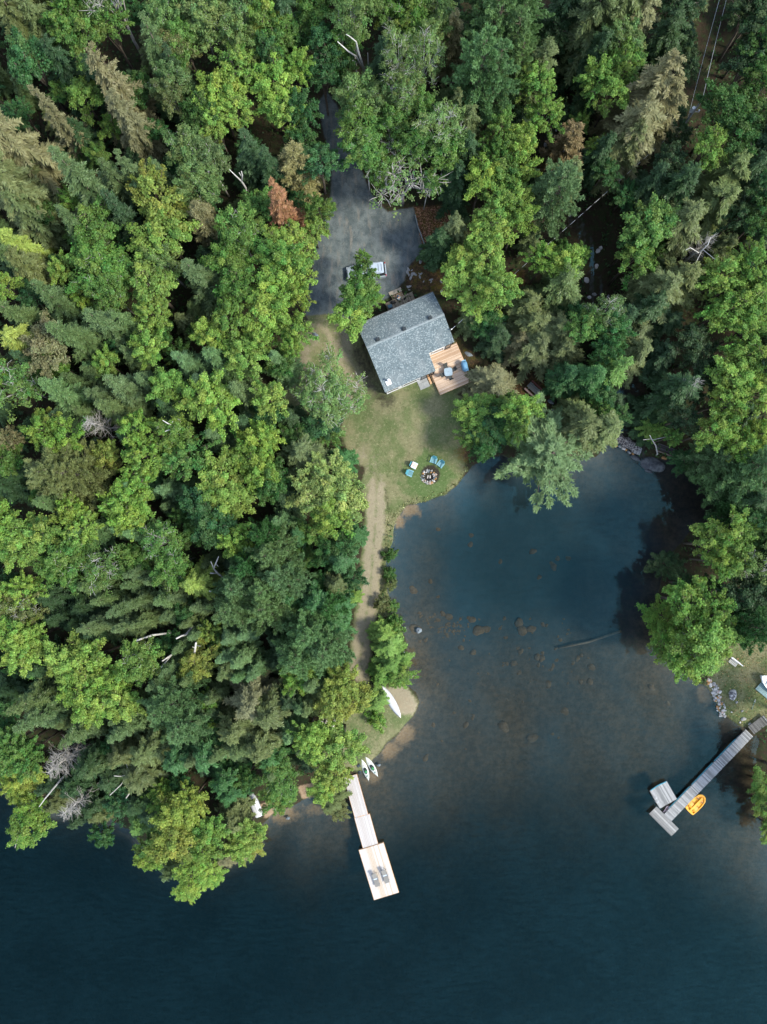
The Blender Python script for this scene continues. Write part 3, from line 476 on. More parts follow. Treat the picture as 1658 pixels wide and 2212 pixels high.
8: """P p 110 300 170;P p 60 470 170;P p 170 450 160;P p 110 620 170;P p 330 760 170;P p 440 860 165;P p 290 910 150;P b 40 170 110;M G 280 1050 130 9;H b 360 580 120;H b 540 300 110 10;H o 530 470 100 9;H b 535 610 95 9;H G 625 560 50 5;S b 630 160 70 8;M b 570 230 90 8;M y 480 20 140;H o 70 1290 140;H o 50 1480 130;S s 330 1180 110 11;S s 300 1320 100 10;M Y 560 1090 130 10;M Y 520 1220 130 10;M Y 650 1190 120 9;M y 430 1420 130 10;M y 560 1480 150 10;M y 340 1430 110 10;U x 870 280 45 2;U x 870 400 45 2;U o 880 470 45 2;U o 820 590 55 2;U g 885 610 45 2;U g 900 720 60 3;S G 830 810 85 5;H G 850 880 100 5;H G 880 975 105 4.5;M G 920 1060 90 4;H G 820 1050 80 4;H G 770 1230 75 5;U G 785 1340 60 2.5;H b 480 700 110 11;H b 220 560 100 12;M b 620 430 80 7;M b 470 260 100 8;S b 230 160 90 10;S p 130 60 90 10;H b 505 740 100 9;H b 515 900 90 8;S b 540 20 70 8;P b 480 610 100 12;M x 450 1010 90 7;H d 200 1200 110 9;S d 150 960 110 11""",
9: """M G 1280 220 140;M y 1420 160 150;M G 1380 300 150;V l 1550 300 140;M y 1330 330 90;M G 950 690 140 12;M G 1110 600 160 13;M G 1280 640 160 13;M G 1030 820 170 13;M G 1200 800 180 14;M G 1330 780 130 12;M y 1100 910 140 11;V l 1150 900 130 11;V y 1240 970 110 8;M d 1010 340 110 6;M d 1100 470 100 6;M x 1560 130 120;M b 1560 540 110 8;P b 1590 720 150;M d 1450 500 150 11;M d 1270 480 80 5;P b 1500 30 160;M b 1610 60 120;M d 1430 740 110 8;M d 1600 350 120""",
10: """M g 90 330 140;M g 200 370 120;M Y 130 530 100 9;M Y 220 500 110 9;M Y 190 620 90 8;M G 270 720 120 9;M G 230 860 120 9;M G 140 930 60 7;D w 430 420 130 12;D w 520 720 120 12;S s 560 560 90 10;H d 480 610 110 9;H d 600 470 110 11;S s 690 200 90 11;H o 800 380 110 12;H o 950 520 140 12;M b 790 680 110 8;S d 870 760 150 9;S g 860 900 120 8;H d 640 700 120 9;H o 650 760 100 8;M Y 1210 760 140 11;M Y 1150 890 140 11;M Y 1270 680 110 11;M G 1380 830 110 10;M G 1330 950 110 9;M y 1000 1060 90 6;M y 1270 1130 120 7;M y 1360 1180 100 6;M y 1200 1290 80 6;M G 1030 680 90 8;H o 1500 820 110 8;H t 1480 1020 120 6;M y 1610 880 110 7;M y 1570 960 110 7;M Y 1640 980 80 6;H b 1160 400 120;S s 1200 480 100 11;S s 1400 440 100 11;H b 1450 560 110 10;S s 1530 420 110 11;H b 1330 380 110;H b 1500 640 110 8;M b 1180 560 80 8;S p 1100 320 90 12;M b 1330 170 80 9;S s 720 460 90 11;H d 730 560 100 9;H o 380 680 110 8;H o 120 640 80 7;M G 1080 560 80 8;H d 1000 780 130 8;H d 1180 960 110 7;H d 340 560 100 9;M x 980 1000 90 6;H o 1510 770 80 7""",
11: """M g 150 450 120 8;B g 200 550 130 8;B g 170 650 110 7;M y 420 330 110 9;M Y 480 480 120 9;M y 440 590 100 8;H o 490 700 90 4;M o 520 760 80 4;S p 190 300 100 10;H b 90 400 110 10;S s 100 560 90 9;S p 260 150 90 10;S s 300 410 80 9""",
}
RAWT = []
for t, s in TREES.items():
    ox, oy = TOFF[t]
    for e in s.split(';'):
        q = e.split(); sp, co = q[0], q[1]; x, y, r = (float(v) for v in q[2:5]); h = float(q[5]) if len(q) > 5 else HT[sp] + (hash_ := ((int(x) * 7 + int(y) * 13) % 5)) * .6 - 1.2
        RAWT.append((sp, co, ox + x / 3, oy + y / 3, r / 3, h))
# extra trees along the frame's right and upper borders, where the photo's tiles end
for e in "M G 1652 1695 36 8;M G 1660 1740 34 8;M x 1705 1680 55 9;M G 1668 1790 30 7;M x 1720 1760 60 10;M x 1730 1560 60 9;M d 1700 300 60 15;H d 1720 620 60 15;M d 1710 800 70 15;M d 1720 1000 60 15;P b 1710 1180 60 16;M d 1710 1280 60 13;H d 1700 450 60 14;M x 1710 120 60 14;H o 40 -40 60 16;M g 180 -40 60 14;B l 420 -40 55 14;M g 560 -40 60 14;B l 760 -40 60 15;B g 920 -30 55 15;P p 1080 -30 60 17;H o 1330 -40 60 16;M d 1480 -40 60 14;H o -30 340 55 15;S s -20 520 40 15;M y -30 830 50 13;M y -25 1130 55 13;M y -30 1390 50 13;M g -30 1600 50 12".split(';'):
    q = e.split(); RAWT.append((q[0], q[1], *(float(v) for v in q[2:6])))
LAND = [((870, 740), 'the grey-roofed house'), ((792, 585), 'the parked car'), ((745, 420), 'the driveway'), ((618, 440), 'the orange dying spruce'), ((638, 375), 'the tan driveway cedar'),
    ((217, 920), 'the grey dead tree'), ((370, 922), 'the forked white birch stub'), ((345, 1385), 'the leaning white birch stubs'), ((465, 1220), 'the antlered white snag'), ((925, 1028), 'the fire pit'), ((845, 1515), 'the white canoe'),
    ((1154, 842), 'the picnic table'), ((1500, 245), 'the utility pole'), ((1350, 975), 'the stone dam'), ((1530, 1690), 'the grey dock'), ((770, 1720), 'the pale dock'), ((137, 1640), 'the silvery dead tree'), ((180, 1740), 'the reddish-grey dead tree'),
    ((552, 1740), 'the upturned white rowboat'), ((780, 130), 'the forked white birch trunk'), ((875, 405), 'the bleached driveway snag'), ((524, 400), 'the Y-shaped white snag'), ((1590, 1430), 'the lattice swing'), ((930, 520), 'the low retaining edge'), ((1515, 545), 'the pale dead branches'), ((250, 20), 'the bare top-edge crown'), ((20, 873), 'the white-limbed edge birch'), ((1330, 560), 'the dark creek bed'), ((1365, 850), 'the blue creek pool'), ((710, 1565), 'the board pile'), ((840, 1400), 'the footpath')]
ORD = ['', 'second', 'third', 'fourth', 'fifth', 'sixth', 'seventh', 'eighth', 'ninth', 'tenth', 'eleventh', 'twelfth', 'thirteenth']
def reltext(px, py):
    k = min(range(len(LAND)), key=lambda i: math.hypot(px - LAND[i][0][0], py - LAND[i][0][1])); (lx, ly), nm = LAND[k]; dx, dy = px - lx, py - ly
    d = ('left of' if dx < 0 else 'right of') if abs(dx) > abs(dy) else ('above' if dy < 0 else 'below'); return d, nm, math.hypot(dx, dy)
PLACED = []
def tname(sp, co, h): return KW[sp][0] if sp != 'M' else ('sapling' if h < 8.6 else ('maple_tree' if co in 'yYGtv' else 'broadleaf_tree'))
def put_tree(sp, co, x, y, h, r, rot, variant, jit=1.0):
    me, tr, R0, H0 = LIB[sp][variant % len(LIB[sp])]; nm = tname(sp, co, h)
    z = tz(x, y); root = link(nm, None, None, (x, y, max(z, -.25) - .05), rot); g = random.Random(int(x * 131 + y * 57)); an = g.uniform(-.13, .13); root.scale = (r / R0 * (1 + an), r / R0 * (1 - an), h / H0)
    g = random.Random(int(x * 91 + y * 37)); root.rotation_euler = (g.uniform(-.05, .05), g.uniform(-.05, .05), rot)
    if me is not None:
        c = link('crown', me, root); b = PAL[co]; k = g.uniform(.88, 1.14) * jit; c.color = (b[0] * k * g.uniform(.93, 1.08), b[1] * k, b[2] * k * g.uniform(.9, 1.12), 1)
        link('trunk', tr, root)
    else:
        link('trunk', tr, root)
    return root
rows = []
for i, (sp, co, px, py, rp, h) in enumerate(RAWT):
    zt = 2.0; fr = 1.0 if sp == 'S' else (.62 if sp in 'DVBMPW' else .6)
    for _ in range(4):
        zc = zt + h * fr; x, y = P(px, py, zc); zt = max(tz(x, y), 0)
    while terr(np.array([x]), np.array([y]))[0] < .06 and h > 3.2:
        h *= .92; zc = .3 + h * fr; x, y = P(px, py, zc); zt = .3
    r = rp * (CAM_H - zt - h * .55) / FPX
    g = random.Random(i * 17 + 3); rows.append([sp, co, x, y, h, r * 1.05, g.uniform(0, 6.28), g.randrange(12), px, py])
    PLACED.append((x, y, r))
# ---------------------------------------------------------------- understorey between the listed trees
OPEN = [LAWN, YARD, DRIVE, PATH, POINT, RLAWN, SLOPE, ROCKY, CLEAR2, TABLEC, HOUSEP, SIDE, PA([(525, 1700), (600, 1700), (612, 1770), (540, 1790)], .3), PA([(640, 1690), (700, 1690), (700, 1730), (645, 1730)], .3)]
WLINES = [[(1580, -45), (1516, 218), (1478, 268), (1155, 550), (989, 706)], [(1568, -45), (1502, 250), (1470, 300)]]
g = np.random.default_rng(5); NF = 0
cand = [(x + g.uniform(-.7, .7), y + g.uniform(-.7, .7)) for x in np.arange(-52, 52, 1.9) for y in np.arange(-50, 68, 1.9)]
cand = np.array(cand); g.shuffle(cand)
ok = (sdpoly(cand[:, 0], cand[:, 1], SHW) > .9) & (dline(cand[:, 0], cand[:, 1], CREEK) > 3.2)
for o in OPEN: ok &= sdpoly(cand[:, 0], cand[:, 1], o) < -1.3
cand = cand[ok]; trees = np.array(PLACED); FILL = []
for x, y in cand:
    d = np.hypot(trees[:, 0] - x, trees[:, 1] - y) - trees[:, 2] * .62
    if d.min() < .75: continue
    if any(math.hypot(x - a, y - b) < 1.5 + .5 * c for a, b, c in FILL): continue
    k = int(g.integers(0, 10)); right = x > 14
    sp, co = [('S', 's'), ('H', 'd'), ('M', 'x'), ('M', 'b'), ('S', 'd'), ('H', 'o'), ('M', 'g'), ('M', 'b'), ('S', 'p'), ('H', 'd')][k]
    if right and sp == 'S': sp, co = 'M', 'd'
    r = float(g.uniform(1.25, 2.0)); h = float(g.uniform(4.5, 8.5)); FILL.append((x, y, r)); z = tz(x, y); kk = FPX / (CAM_H - z - h * .6)
    if min(float(dline(np.array([CX + x * kk]), np.array([CY - y * kk]), w_)[0]) for w_ in WLINES) < r * kk + 6: FILL.pop(); continue
    rows.append([sp, co, x, y, h, r, float(g.uniform(0, 6.28)), int(g.integers(0, 12)), CX + x * kk, CY - y * kk]); NF += 1
print('listed', len(RAWT), 'filler', NF)
keyed = {}
for i, q in enumerate(rows):
    d, nm, dist = reltext(q[8], q[9]); sz = 'tall' if q[4] > 14.5 else ('young' if q[4] < 9.5 else '')
    if q[0] in 'CUDW': sz = ''
    keyed.setdefault((q[0], q[1], sz, d, nm), []).append((dist, i))
LBL = {}
for (sp, co, sz, d, nm), l in keyed.items():
    l.sort(); noun = KW[sp][1] if sp != 'M' or co not in 'yYGtv' or sz == 'young' else 'maple-like tree'; col = '' if sp == 'D' else CW[co]
    for k, (dist, i) in enumerate(l):
        rank = (ORD[k] + ' nearest' if k else 'nearest') if len(l) > 1 else ''
        desc = ' '.join(w for w in (sz, col, noun) if w)
        LBL[i] = (desc + ', ' + rank + ' ' + d + ' ' + nm) if rank else (desc + ' just ' + d + ' ' + nm)
for i, (sp, co, x, y, h, r, rot, var, px, py) in enumerate(rows):
    o = put_tree(sp, co, x, y, h, r, rot, var); nm = tname(sp, co, h)
    tag(o, LBL[i], 'shrub' if sp == 'U' else 'tree', {'broadleaf_tree': 'broadleaf trees of the wood', 'maple_tree': 'yellow-green maples of the wood', 'sapling': 'young broadleaf trees of the wood', 'birch_tree': 'birches of the wood', 'spruce_tree': 'spruces of the wood', 'hemlock_tree': 'hemlocks of the wood', 'cedar_tree': 'cedars of the wood', 'pine_tree': 'soft-needled pines', 'dead_tree': 'dead standing trees', 'shrub': 'shrubs along the footpath shore'}[nm])
# ---------------------------------------------------------------- white birch stubs and snags: (label, [(px,py,height above water)...], radius, forks)
def snag(label, segs):
    """segs: list of polylines of (px, py, z, radius)"""
    b = MB(); first = segs[0]; x, y = P(first[0][0], first[0][1], first[0][2]); z0 = tz(x, y)
    for j, s in enumerate(segs):
        pts = [(*P(p[0], p[1], p[2]), p[2]) for p in s]; rad = [p[3] * .78 for p in s]
        if j == 0: pts = [(pts[0][0] - (pts[1][0] - pts[0][0]) * .25, pts[0][1] - (pts[1][1] - pts[0][1]) * .25, z0 - .4)] + pts; rad = [rad[0] * 1.1] + rad
        b.tube([(p[0] - x, p[1] - y, p[2] - z0) for p in pts], rad, 7)
    tag(b.build('birch_snag', BARKW, None, True, (x, y, z0)), label, 'dead trunk', 'white birch snags')
snag('long white birch stub leaning to the lower left among small spruces', [[(370, 1367, 6, .17), (330, 1372, 9, .16), (300, 1382, 11, .14), (289, 1386, 12, .12)]])
snag('short curved white birch stub with a broken tip, uppermost of the leaning stubs', [[(413, 1357, 8.5, .16), (402, 1371, 9.5, .15), (391, 1374, 10.5, .13), (381, 1380, 11, .11)]])
snag('forked white birch trunk with two arms, lowest of the leaning stubs', [[(386, 1398, 6, .17), (372, 1414, 8, .15), (351, 1428, 10, .1)], [(371, 1415, 8, .13), (358, 1430, 9, .11), (340, 1455, 12, .07)]])
snag('stout white birch stub with shaggy top over a golden sapling', [[(420, 1430, 8, .17), (421, 1410, 9.5, .17), (424, 1388, 11, .14)], [(423, 1394, 10.6, .05), (434, 1396, 11.2, .02)], [(422, 1400, 10.2, .05), (416, 1397, 11, .02)]])
snag('antlered white snag with several forked tines', [[(488, 1252, 7, .16), (470, 1238, 9, .15), (462, 1228, 10, .13), (468, 1214, 11, .1), (473, 1202, 12, .05)], [(470, 1239, 9, .12), (455, 1238, 10, .09)], [(463, 1230, 10, .1), (456, 1213, 11, .06)], [(467, 1217, 10.8, .05), (472, 1224, 11.2, .03)]])
snag('short horizontal white birch stub below the antlered snag', [[(486, 1273, 8, .16), (470, 1276, 9, .15), (453, 1277, 10, .12)]])
snag('small white birch stub beside the big soft-needled pine', [[(501, 1313, 7, .14), (495, 1324, 8, .14), (489, 1333, 9, .12)]])
snag('Y-shaped white snag above the broadleaf crowns', [[(537, 436, 5, .17), (531, 405, 9, .15), (522, 391, 11, .13), (510, 380, 12.5, .09), (496, 366, 14, .05)], [(523, 391, 11, .12), (524, 378, 12.3, .1), (522, 370, 13, .07)], [(524, 384, 11.5, .08), (517, 373, 13, .05)]])
snag('forked white birch stub among bright green leaves', [[(391, 932, 11, .15), (377, 922, 12.5, .14), (364, 915, 14, .09), (352, 908, 15, .05)], [(378, 923, 12.5, .11), (367, 928, 13.5, .08), (357, 932, 14.5, .04)], [(370, 918, 13, .07), (374, 910, 14, .03)]])
snag('long bare white trunk leaning out over the lake corner', [[(147, 1668, 5, .17), (130, 1686, 7, .16), (112, 1708, 9, .13), (98, 1725, 10, .09), (85, 1743, 11, .05)]])
snag('white forked branch bending over the lake at the point', [[(60, 1785, 5.5, .13), (52, 1795, 6.5, .12), (40, 1803, 7.5, .09), (33, 1832, 8.5, .03)], [(50, 1796, 6.7, .09), (38, 1800, 8, .05)]])
snag('spread white branch fork in the dark hemlocks near the shore', [[(287, 1655, 5, .12), (276, 1672, 7, .12), (262, 1677, 9, .09), (247, 1676, 10, .05)], [(276, 1673, 7, .11), (262, 1695, 9, .08), (238, 1718, 11, .04)], [(279, 1669, 6.5, .08), (272, 1645, 9, .03)]])
snag('bent white branch dangling above the shore spruces', [[(288, 1692, 5, .12), (284, 1708, 7, .11), (273, 1724, 8.5, .08)]])
snag('tall forked white birch trunk at the top of the driveway', [[(794, 178, 4, .2), (786, 148, 9, .18), (775, 112, 14, .14), (770, 90, 16, .1), (755, 78, 17.5, .06), (748, 74, 18, .04)], [(789, 158, 7.5, .15), (770, 122, 12, .13), (752, 110, 14, .1), (730, 90, 16.5, .06)], [(793, 168, 6, .1), (796, 150, 8.5, .08), (795, 114, 12, .04)], [(780, 140, 9, .06), (762, 130, 12, .03)]])
snag('bleached pale dead branches above the shaded hemlocks at the creek', [[(1500, 548, 9, .13), (1513, 545, 11, .11), (1530, 528, 13, .07), (1536, 512, 14, .04)], [(1510, 546, 11, .08), (1492, 535, 12, .05), (1482, 540, 13, .03)], [(1520, 540, 12, .06), (1545, 560, 12.5, .03), (1553, 553, 13, .02)], [(1515, 545, 11, .06), (1500, 575, 11.5, .03)]])
snag('thin silver snag leaning over the ledge beside the dam', [[(1421, 980, 1.2, .12), (1417, 962, 3.5, .1), (1408, 948, 5.5, .07), (1404, 940, 6.5, .05)], [(1408, 948, 5.5, .05), (1390, 950, 6.5, .03)], [(1410, 950, 5.2, .05), (1438, 944, 6.2, .03), (1455, 938, 7, .02)]])
# ---------------------------------------------------------------- materials for built things
DECKW = wood('cedar_boards', (.40, .265, .17), (.62, .48, .36), plank=.14, axis=0)
GREYW = wood('weathered_boards', (.13, .135, .135), (.34, .345, .34), plank=.14, axis=1)
GREYWX = wood('weathered_boards_lengthwise', (.15, .15, .145), (.36, .36, .345), plank=.3, axis=0)
OLDW = wood('entry_boards', (.15, .12, .085), (.34, .29, .21), plank=.14, axis=1)
PALEW = wood('pale_deck_boards', (.40, .37, .345), (.475, .465, .455), plank=.14, axis=0, gap=False, streak=.6)
PLATW = wood('float_deck_boards', (.42, .34, .25), (.485, .47, .455), plank=.20, axis=0, gap=False)
EDGEW = wood('cedar_edge', (.42, .23, .11), (.55, .36, .2), plank=.2, axis=0, gap=False)
WHITE = simple('white_paint', (.58, .58, .57), .4, var=.06); DARK = simple('dark_trim', (.03, .033, .036), .5); BLACK = simple('black_fabric', (.012, .013, .014), .8)
STEEL = simple('galvanised_steel', (.45, .47, .48), .35, .8); GREYM = simple('grey_metal', (.2, .21, .22), .45, .5); TEALM = simple('teal_foam', (.05, .22, .28), .6); CANOEW = simple('white_gelcoat', (.50, .51, .52), .45, var=.04, scale=1)
CONC = simple('grey_pavers', (.27, .28, .275), .9, var=.2, scale=2); PAVER = simple('tan_pavers', (.33, .29, .23), .9, var=.18, scale=2)
GLASSD = simple('dark_glass', (.02, .025, .03), .08, var=.1, spec=.8); YEL = simple('yellow_plastic', (.72, .34, .02), .35, var=.08, scale=2); YELD = simple('yellow_shade_plastic', (.60, .27, .015), .4, var=.08)
BLUEC = simple('blue_tarp', (.115, .27, .42), .55, var=.2, scale=4); ADIR = simple('teal_chair_plastic', (.065, .25, .31), .5, var=.15); ADIRL = simple('worn_teal_plastic', (.16, .33, .38), .55, var=.15)
SLING = simple('grey_sling', (.17, .165, .15), .8, var=.15, scale=12); KAYG = simple('kayak_green', (.03, .20, .06), .5); KAYD = simple('kayak_hatch', (.04, .11, .10), .5)
STONES = [simple('stone_grey', (.27, .27, .26), .9, var=.35, scale=5), simple('stone_pale', (.46, .45, .43), .9, var=.25, scale=5), simple('stone_ochre', (.36, .20, .08), .9, var=.35, scale=5), simple('stone_pink', (.40, .30, .26), .9, var=.3, scale=5), simple('stone_blue', (.15, .18, .20), .9, var=.35, scale=5)]
SUBST = simple('sunken_stone', (.115, .088, .058), .95, var=.4, scale=3)
def rectframe(c0, c1, c2, z):
    """local frame from three photo corners (origin, along, across) at height z"""
    a = Vector((*P(*c0, z), 0)); b = Vector((*P(*c1, z), 0)); c = Vector((*P(*c2, z), 0)); e = b - a; ang = math.atan2(e.y, e.x)
    n = Vector((-math.sin(ang), math.cos(ang), 0)); return a, ang, e.length, (c - a).dot(n)
# ---------------------------------------------------------------- the house
ANG = math.atan2(.3955, .9184); ca, sa_ = math.cos(ANG), math.sin(ANG)
def ST(x, y): return (x * ca + y * sa_, -x * sa_ + y * ca)
def XY(s, t): return (s * ca - t * sa_, s * sa_ + t * ca)
HZ = 2.0
hs, ht = 11.4, 18.5; hx, hy = XY(hs, ht)
house = thing('cottage', 'white-walled lakeside cottage under a grey speckled shingle roof', 'house', (hx, hy, HZ), ANG)
def L(s, t, z): return (s - hs, t - ht, z - HZ)
m, nt = newmat('speckled_shingles'); v = objvec(nt)
br = N(nt, 'TexBrick'); br.inputs['Scale'].default_value = 1.0; br.inputs['Brick Width'].default_value = .24; br.inputs['Row Height'].default_value = .11; br.inputs['Mortar Size'].default_value = .008; br.offset = .37
br.inputs['Color1'].default_value = (.105, .14, .152, 1); br.inputs['Color2'].default_value = (.135, .172, .185, 1); br.inputs['Mortar'].default_value = (.07, .09, .10, 1); nt.links.new(v, br.inputs['Vector'])
sp = N(nt, 'SeparateXYZ'); nt.links.new(v, sp.inputs[0])
row = mth(nt, 'FLOOR', mth(nt, 'DIVIDE', sp.outputs[1], .11)); wn = N(nt, 'TexWhiteNoise'); wn.noise_dimensions = '1D'; nt.links.new(row, wn.inputs['W'])
cx_ = mth(nt, 'FLOOR', mth(nt, 'DIVIDE', mth(nt, 'ADD', sp.outputs[0], mth(nt, 'MULTIPLY', wn.outputs[0], 7)), .14)); cb = N(nt, 'CombineXYZ'); nt.links.new(cx_, cb.inputs[0]); nt.links.new(row, cb.inputs[1])
wn2 = N(nt, 'TexWhiteNoise'); wn2.noise_dimensions = '2D'; nt.links.new(cb.outputs[0], wn2.inputs['Vector'])
c = mixc(nt, mth(nt, 'GREATER_THAN', wn2.outputs[0], .80), br.outputs[0], (.20, .242, .252)); c = mixc(nt, mth(nt, 'LESS_THAN', wn2.outputs[0], .12), c, (.085, .11, .12))
nz = noise(nt, .5, 3, .5, v); c = mixc(nt, mth(nt, 'MULTIPLY', ramp(nt, nz, .45, .75), .3), c, (.26, .28, .28)); out(nt, pbsdf(nt, c, .9, 0, .2)); SHING = m
S0, S1, SN = 6.2, 16.72, 13.2; TU, TR, TL, TN = 22.98, 19.72, 13.88, 16.2; PIT = .27; ZR = 6.3
zr = lambda t: ZR - PIT * abs(t - TR)
def slab(b, pts, th=.16):
    n = len(pts); top = [L(s, t, zr(t)) for s, t in pts]; bot = [(p[0], p[1], p[2] - th) for p in top]
    b.add(top + bot, [tuple(range(n)), tuple(range(2 * n - 1, n - 1, -1))] + [(k + n, (k + 1) % n + n, (k + 1) % n, k) for k in range(n)])
b = MB(); slab(b, [(S0, TR), (S1, TR), (S1, TU), (S0, TU)]); slab(b, [(S0, TL), (SN, TL), (SN, TN), (S1, TN), (S1, TR), (S0, TR)]); roof = b.build('roof', SHING, house)
rg = MB()
for k in range(36):
    s = S0 + (S1 - S0) * (k + .5) / 36; w = (S1 - S0) / 36 + .03; rg.add([L(s - w / 2, TR - .16, zr(TR - .16) + .012), L(s + w / 2, TR - .16, zr(TR - .16) + .02), L(s + w / 2, TR, ZR + .035), L(s - w / 2, TR, ZR + .025), L(s - w / 2, TR + .16, zr(TR + .16) + .012), L(s + w / 2, TR + .16, zr(TR + .16) + .02)], [(0, 1, 2, 3), (3, 2, 5, 4)])
rg.build('ridge_cap', simple('ridge_shingle', (.19, .225, .235), .9), roof)
for u, vv in ((1097, 692), (868, 790), (634, 885)):
    dx, dy = (1150 + u / 2.3686) / 1.7358, (900 + vv / 2.3686) / 1.7358; s, t = ST(*P(dx, dy, 6.2)); c = L(s, t, zr(t) + .12)
    bb = MB().box(c, (.46, .42, .2)); bb.box((c[0], c[1] + .03, c[2] + .12), (.34, .3, .05)); bb.build('roof_vent', simple('vent_black', (.018, .026, .03), .6), roof)
dx, dy = (1150 + 730 / 2.3686) / 1.7358, (900 + 1268 / 2.3686) / 1.7358; s, t = ST(*P(dx, dy, 5.0)); c = L(s, t, zr(t) + .07)
bb = MB().box(c, (.7, .62, .06)); bb.tube([(c[0] + .08, c[1] + .2, c[2]), (c[0] + .08, c[1] + .2, c[2] + .75)], .12, 12); bb.tube([(c[0] + .08, c[1] + .2, c[2] + .75), (c[0] + .08, c[1] + .2, c[2] + .84)], [.19, .15], 12)
bb.build('chimney', simple('chimney_white', (.75, .76, .76), .35, .2, .05), roof)
w = MB(); ov = .32
fp = [(S0 + ov, TL + .1), (SN - .1, TL + .1), (SN - .1, TN + .1), (S1 - ov, TN + .1), (S1 - ov, TU - ov), (S0 + ov, TU - ov)]
wp = []
for s, t in fp: wp.append((s, t))
full = [(S0 + ov, TL + .1), (SN - .1, TL + .1), (SN - .1, TN + .1), (S1 - ov, TN + .1), (S1 - ov, TR), (S1 - ov, TU - ov), (S0 + ov, TU - ov), (S0 + ov, TR)]
vb = [L(s, t, 1.6) for s, t in full]; vt = [L(s, t, zr(t) - .15) for s, t in full]; n = len(full)
w.add(vb + vt, [(k, (k + 1) % n, (k + 1) % n + n, k + n) for k in range(n)])
w.build('wall', simple('white_siding', (.62, .62, .61), .5, var=.05), house)
for sc, wd, z0, z1, tt, nm in ((7.3, 1.5, 2.9, 4.2, TL + .1, 'window'), (9.9, 2.2, 2.75, 4.1, TL + .1, 'window'), (12.2, 1.7, 2.1, 4.15, TL + .1, 'door'), (14.6, 1.4, 3.2, 4.5, TN + .1, 'window'), (16.05, .6, 2.7, 4.8, TN + .1, 'door')):
    fr_ = MB(); zc = (z0 + z1) / 2
    fr_.box(L(sc, tt - .02, z1 + .04), (wd + .2, .12, .09)); fr_.box(L(sc, tt - .02, z0 - .04), (wd + .2, .12, .09))
    for q in (-1, 1): fr_.box(L(sc + q * (wd / 2 + .05), tt - .02, zc), (.1, .12, z1 - z0 - .002))
    fo = fr_.build(nm, WHITE if nm == 'window' else DARK, house); pn = MB(); pn.box(L(sc, tt - .005, zc), (wd - .003, .05, z1 - z0 - .003)); pn.build('pane', GLASSD, fo)
w2 = MB()
for sc in (8.6, 14.5): w2.box(L(sc, TU - ov + .02, 3.7), (1.0, .1, 1.0))
w2.build('window', GLASSD, house)
dd = MB().box(L(11.9, TU - ov + .02, 3.15), (.95, .1, 2.05)); dd = dd.build('door', DARK, house); MB().box(L(12.28, TU - ov + .12, 3.1), (.05, .1, .12)).build('handle', STEEL, dd)
gt = MB(); gt.box(L((S0 + S1) / 2, TU + .05, zr(TU) - .06), (S1 - S0, .1, .1)); gt.build('gutter', simple('gutter_grey', (.11, .125, .13), .5), house)
mx_, my_ = P(989, 706, 6.0); ms, mt_ = ST(mx_, my_); mb = MB(); mb.tube([L(S1 - .2, mt_, 4.6), L(S1 + .05, mt_, 5.0), L(S1 + .05, mt_, 6.2)], .04, 8); mb.tube([L(S1 + .05, mt_, 6.2), L(S1 + .25, mt_, 6.15)], [.09, .07], 8); mb.build('service_mast', STEEL, house)
MAST = XY(S1 + .2, mt_) + (6.18,)
# ---------------------------------------------------------------- lakeside deck, steps, slab
def UC(u, v): return ((1150 + u / 2.3686) / 1.7358, (900 + v / 2.3686) / 1.7358)
DZ = 2.55
dk = thing('wooden_deck', 'reddish cedar deck at the corner of the cottage with a table set on it', 'deck', (hx, hy, HZ), ANG)
cA, cB, cC, cD = [ST(*P(*UC(*q), DZ)) for q in ((1112, 1188), (1190, 1380), (1468, 1245), (1333, 903))]
s0 = (cA[0] + cB[0]) / 2; s1 = (cC[0] + cD[0]) / 2; t0 = (cB[1] + cC[1]) / 2; t1 = cD[1]
nb = int((t1 - t0) / .145); bd_ = MB()
for k in range(nb):
    t = t0 + (k + .5) * .145
    if t > TL + .05 and t < TN + .1: a = max(s0, SN - .05)
    else: a = s0
    if t >= TN + .1: a = S1 - ov + .02
    bd_.box(L((a + s1) / 2, t, DZ - .02 + .004 * math.sin(k * 12.9)), (s1 - a, .138, .04))
bd_.build('boards', DECKW, dk)
rim = MB(); rim.box(L((s0 + s1) / 2, t0 - .025, DZ - .14), (s1 - s0, .04, .24)); rim.box(L(s1 + .025, (t0 + t1) / 2, DZ - .14), (.04, t1 - t0, .24)); rim.box(L(s0 - .025, (t0 + TL) / 2 - .1, DZ - .14), (.04, TL - t0 - .2, .24)); rim.build('rim', EDGEW, dk)
for q, (s, t) in enumerate(((s0 + .2, t0 + .2), (s1 - .2, t0 + .2), (s1 - .2, t1 - .3), ((s0 + s1) / 2, t0 + .2))): MB().box(L(s, t, 1.85), (.14, .14, 1.2)).build('post', EDGEW, dk)
for k in range(2):
    c = ST(*P(*UC(1122 - 26 * k, 1232 + 14 * k), 2.3 - .15 * k)); MB().box(L(c[0], c[1], 2.3 - .17 * k), (.27, 1.0, .06)).build('step', EDGEW, dk)
pc = ST(*P(*UC(1035, 1265), 2.05)); sl = thing('paved_pad', 'grey concrete slab pad at the foot of the cedar deck steps', 'paving', (*XY(*pc), 2.03), ANG)
for a in range(2):
    for b2 in range(2): MB().box(((a - .5) * .68, (b2 - .5) * .82, 0), (.665, .8, .12)).build('slab', CONC, sl)
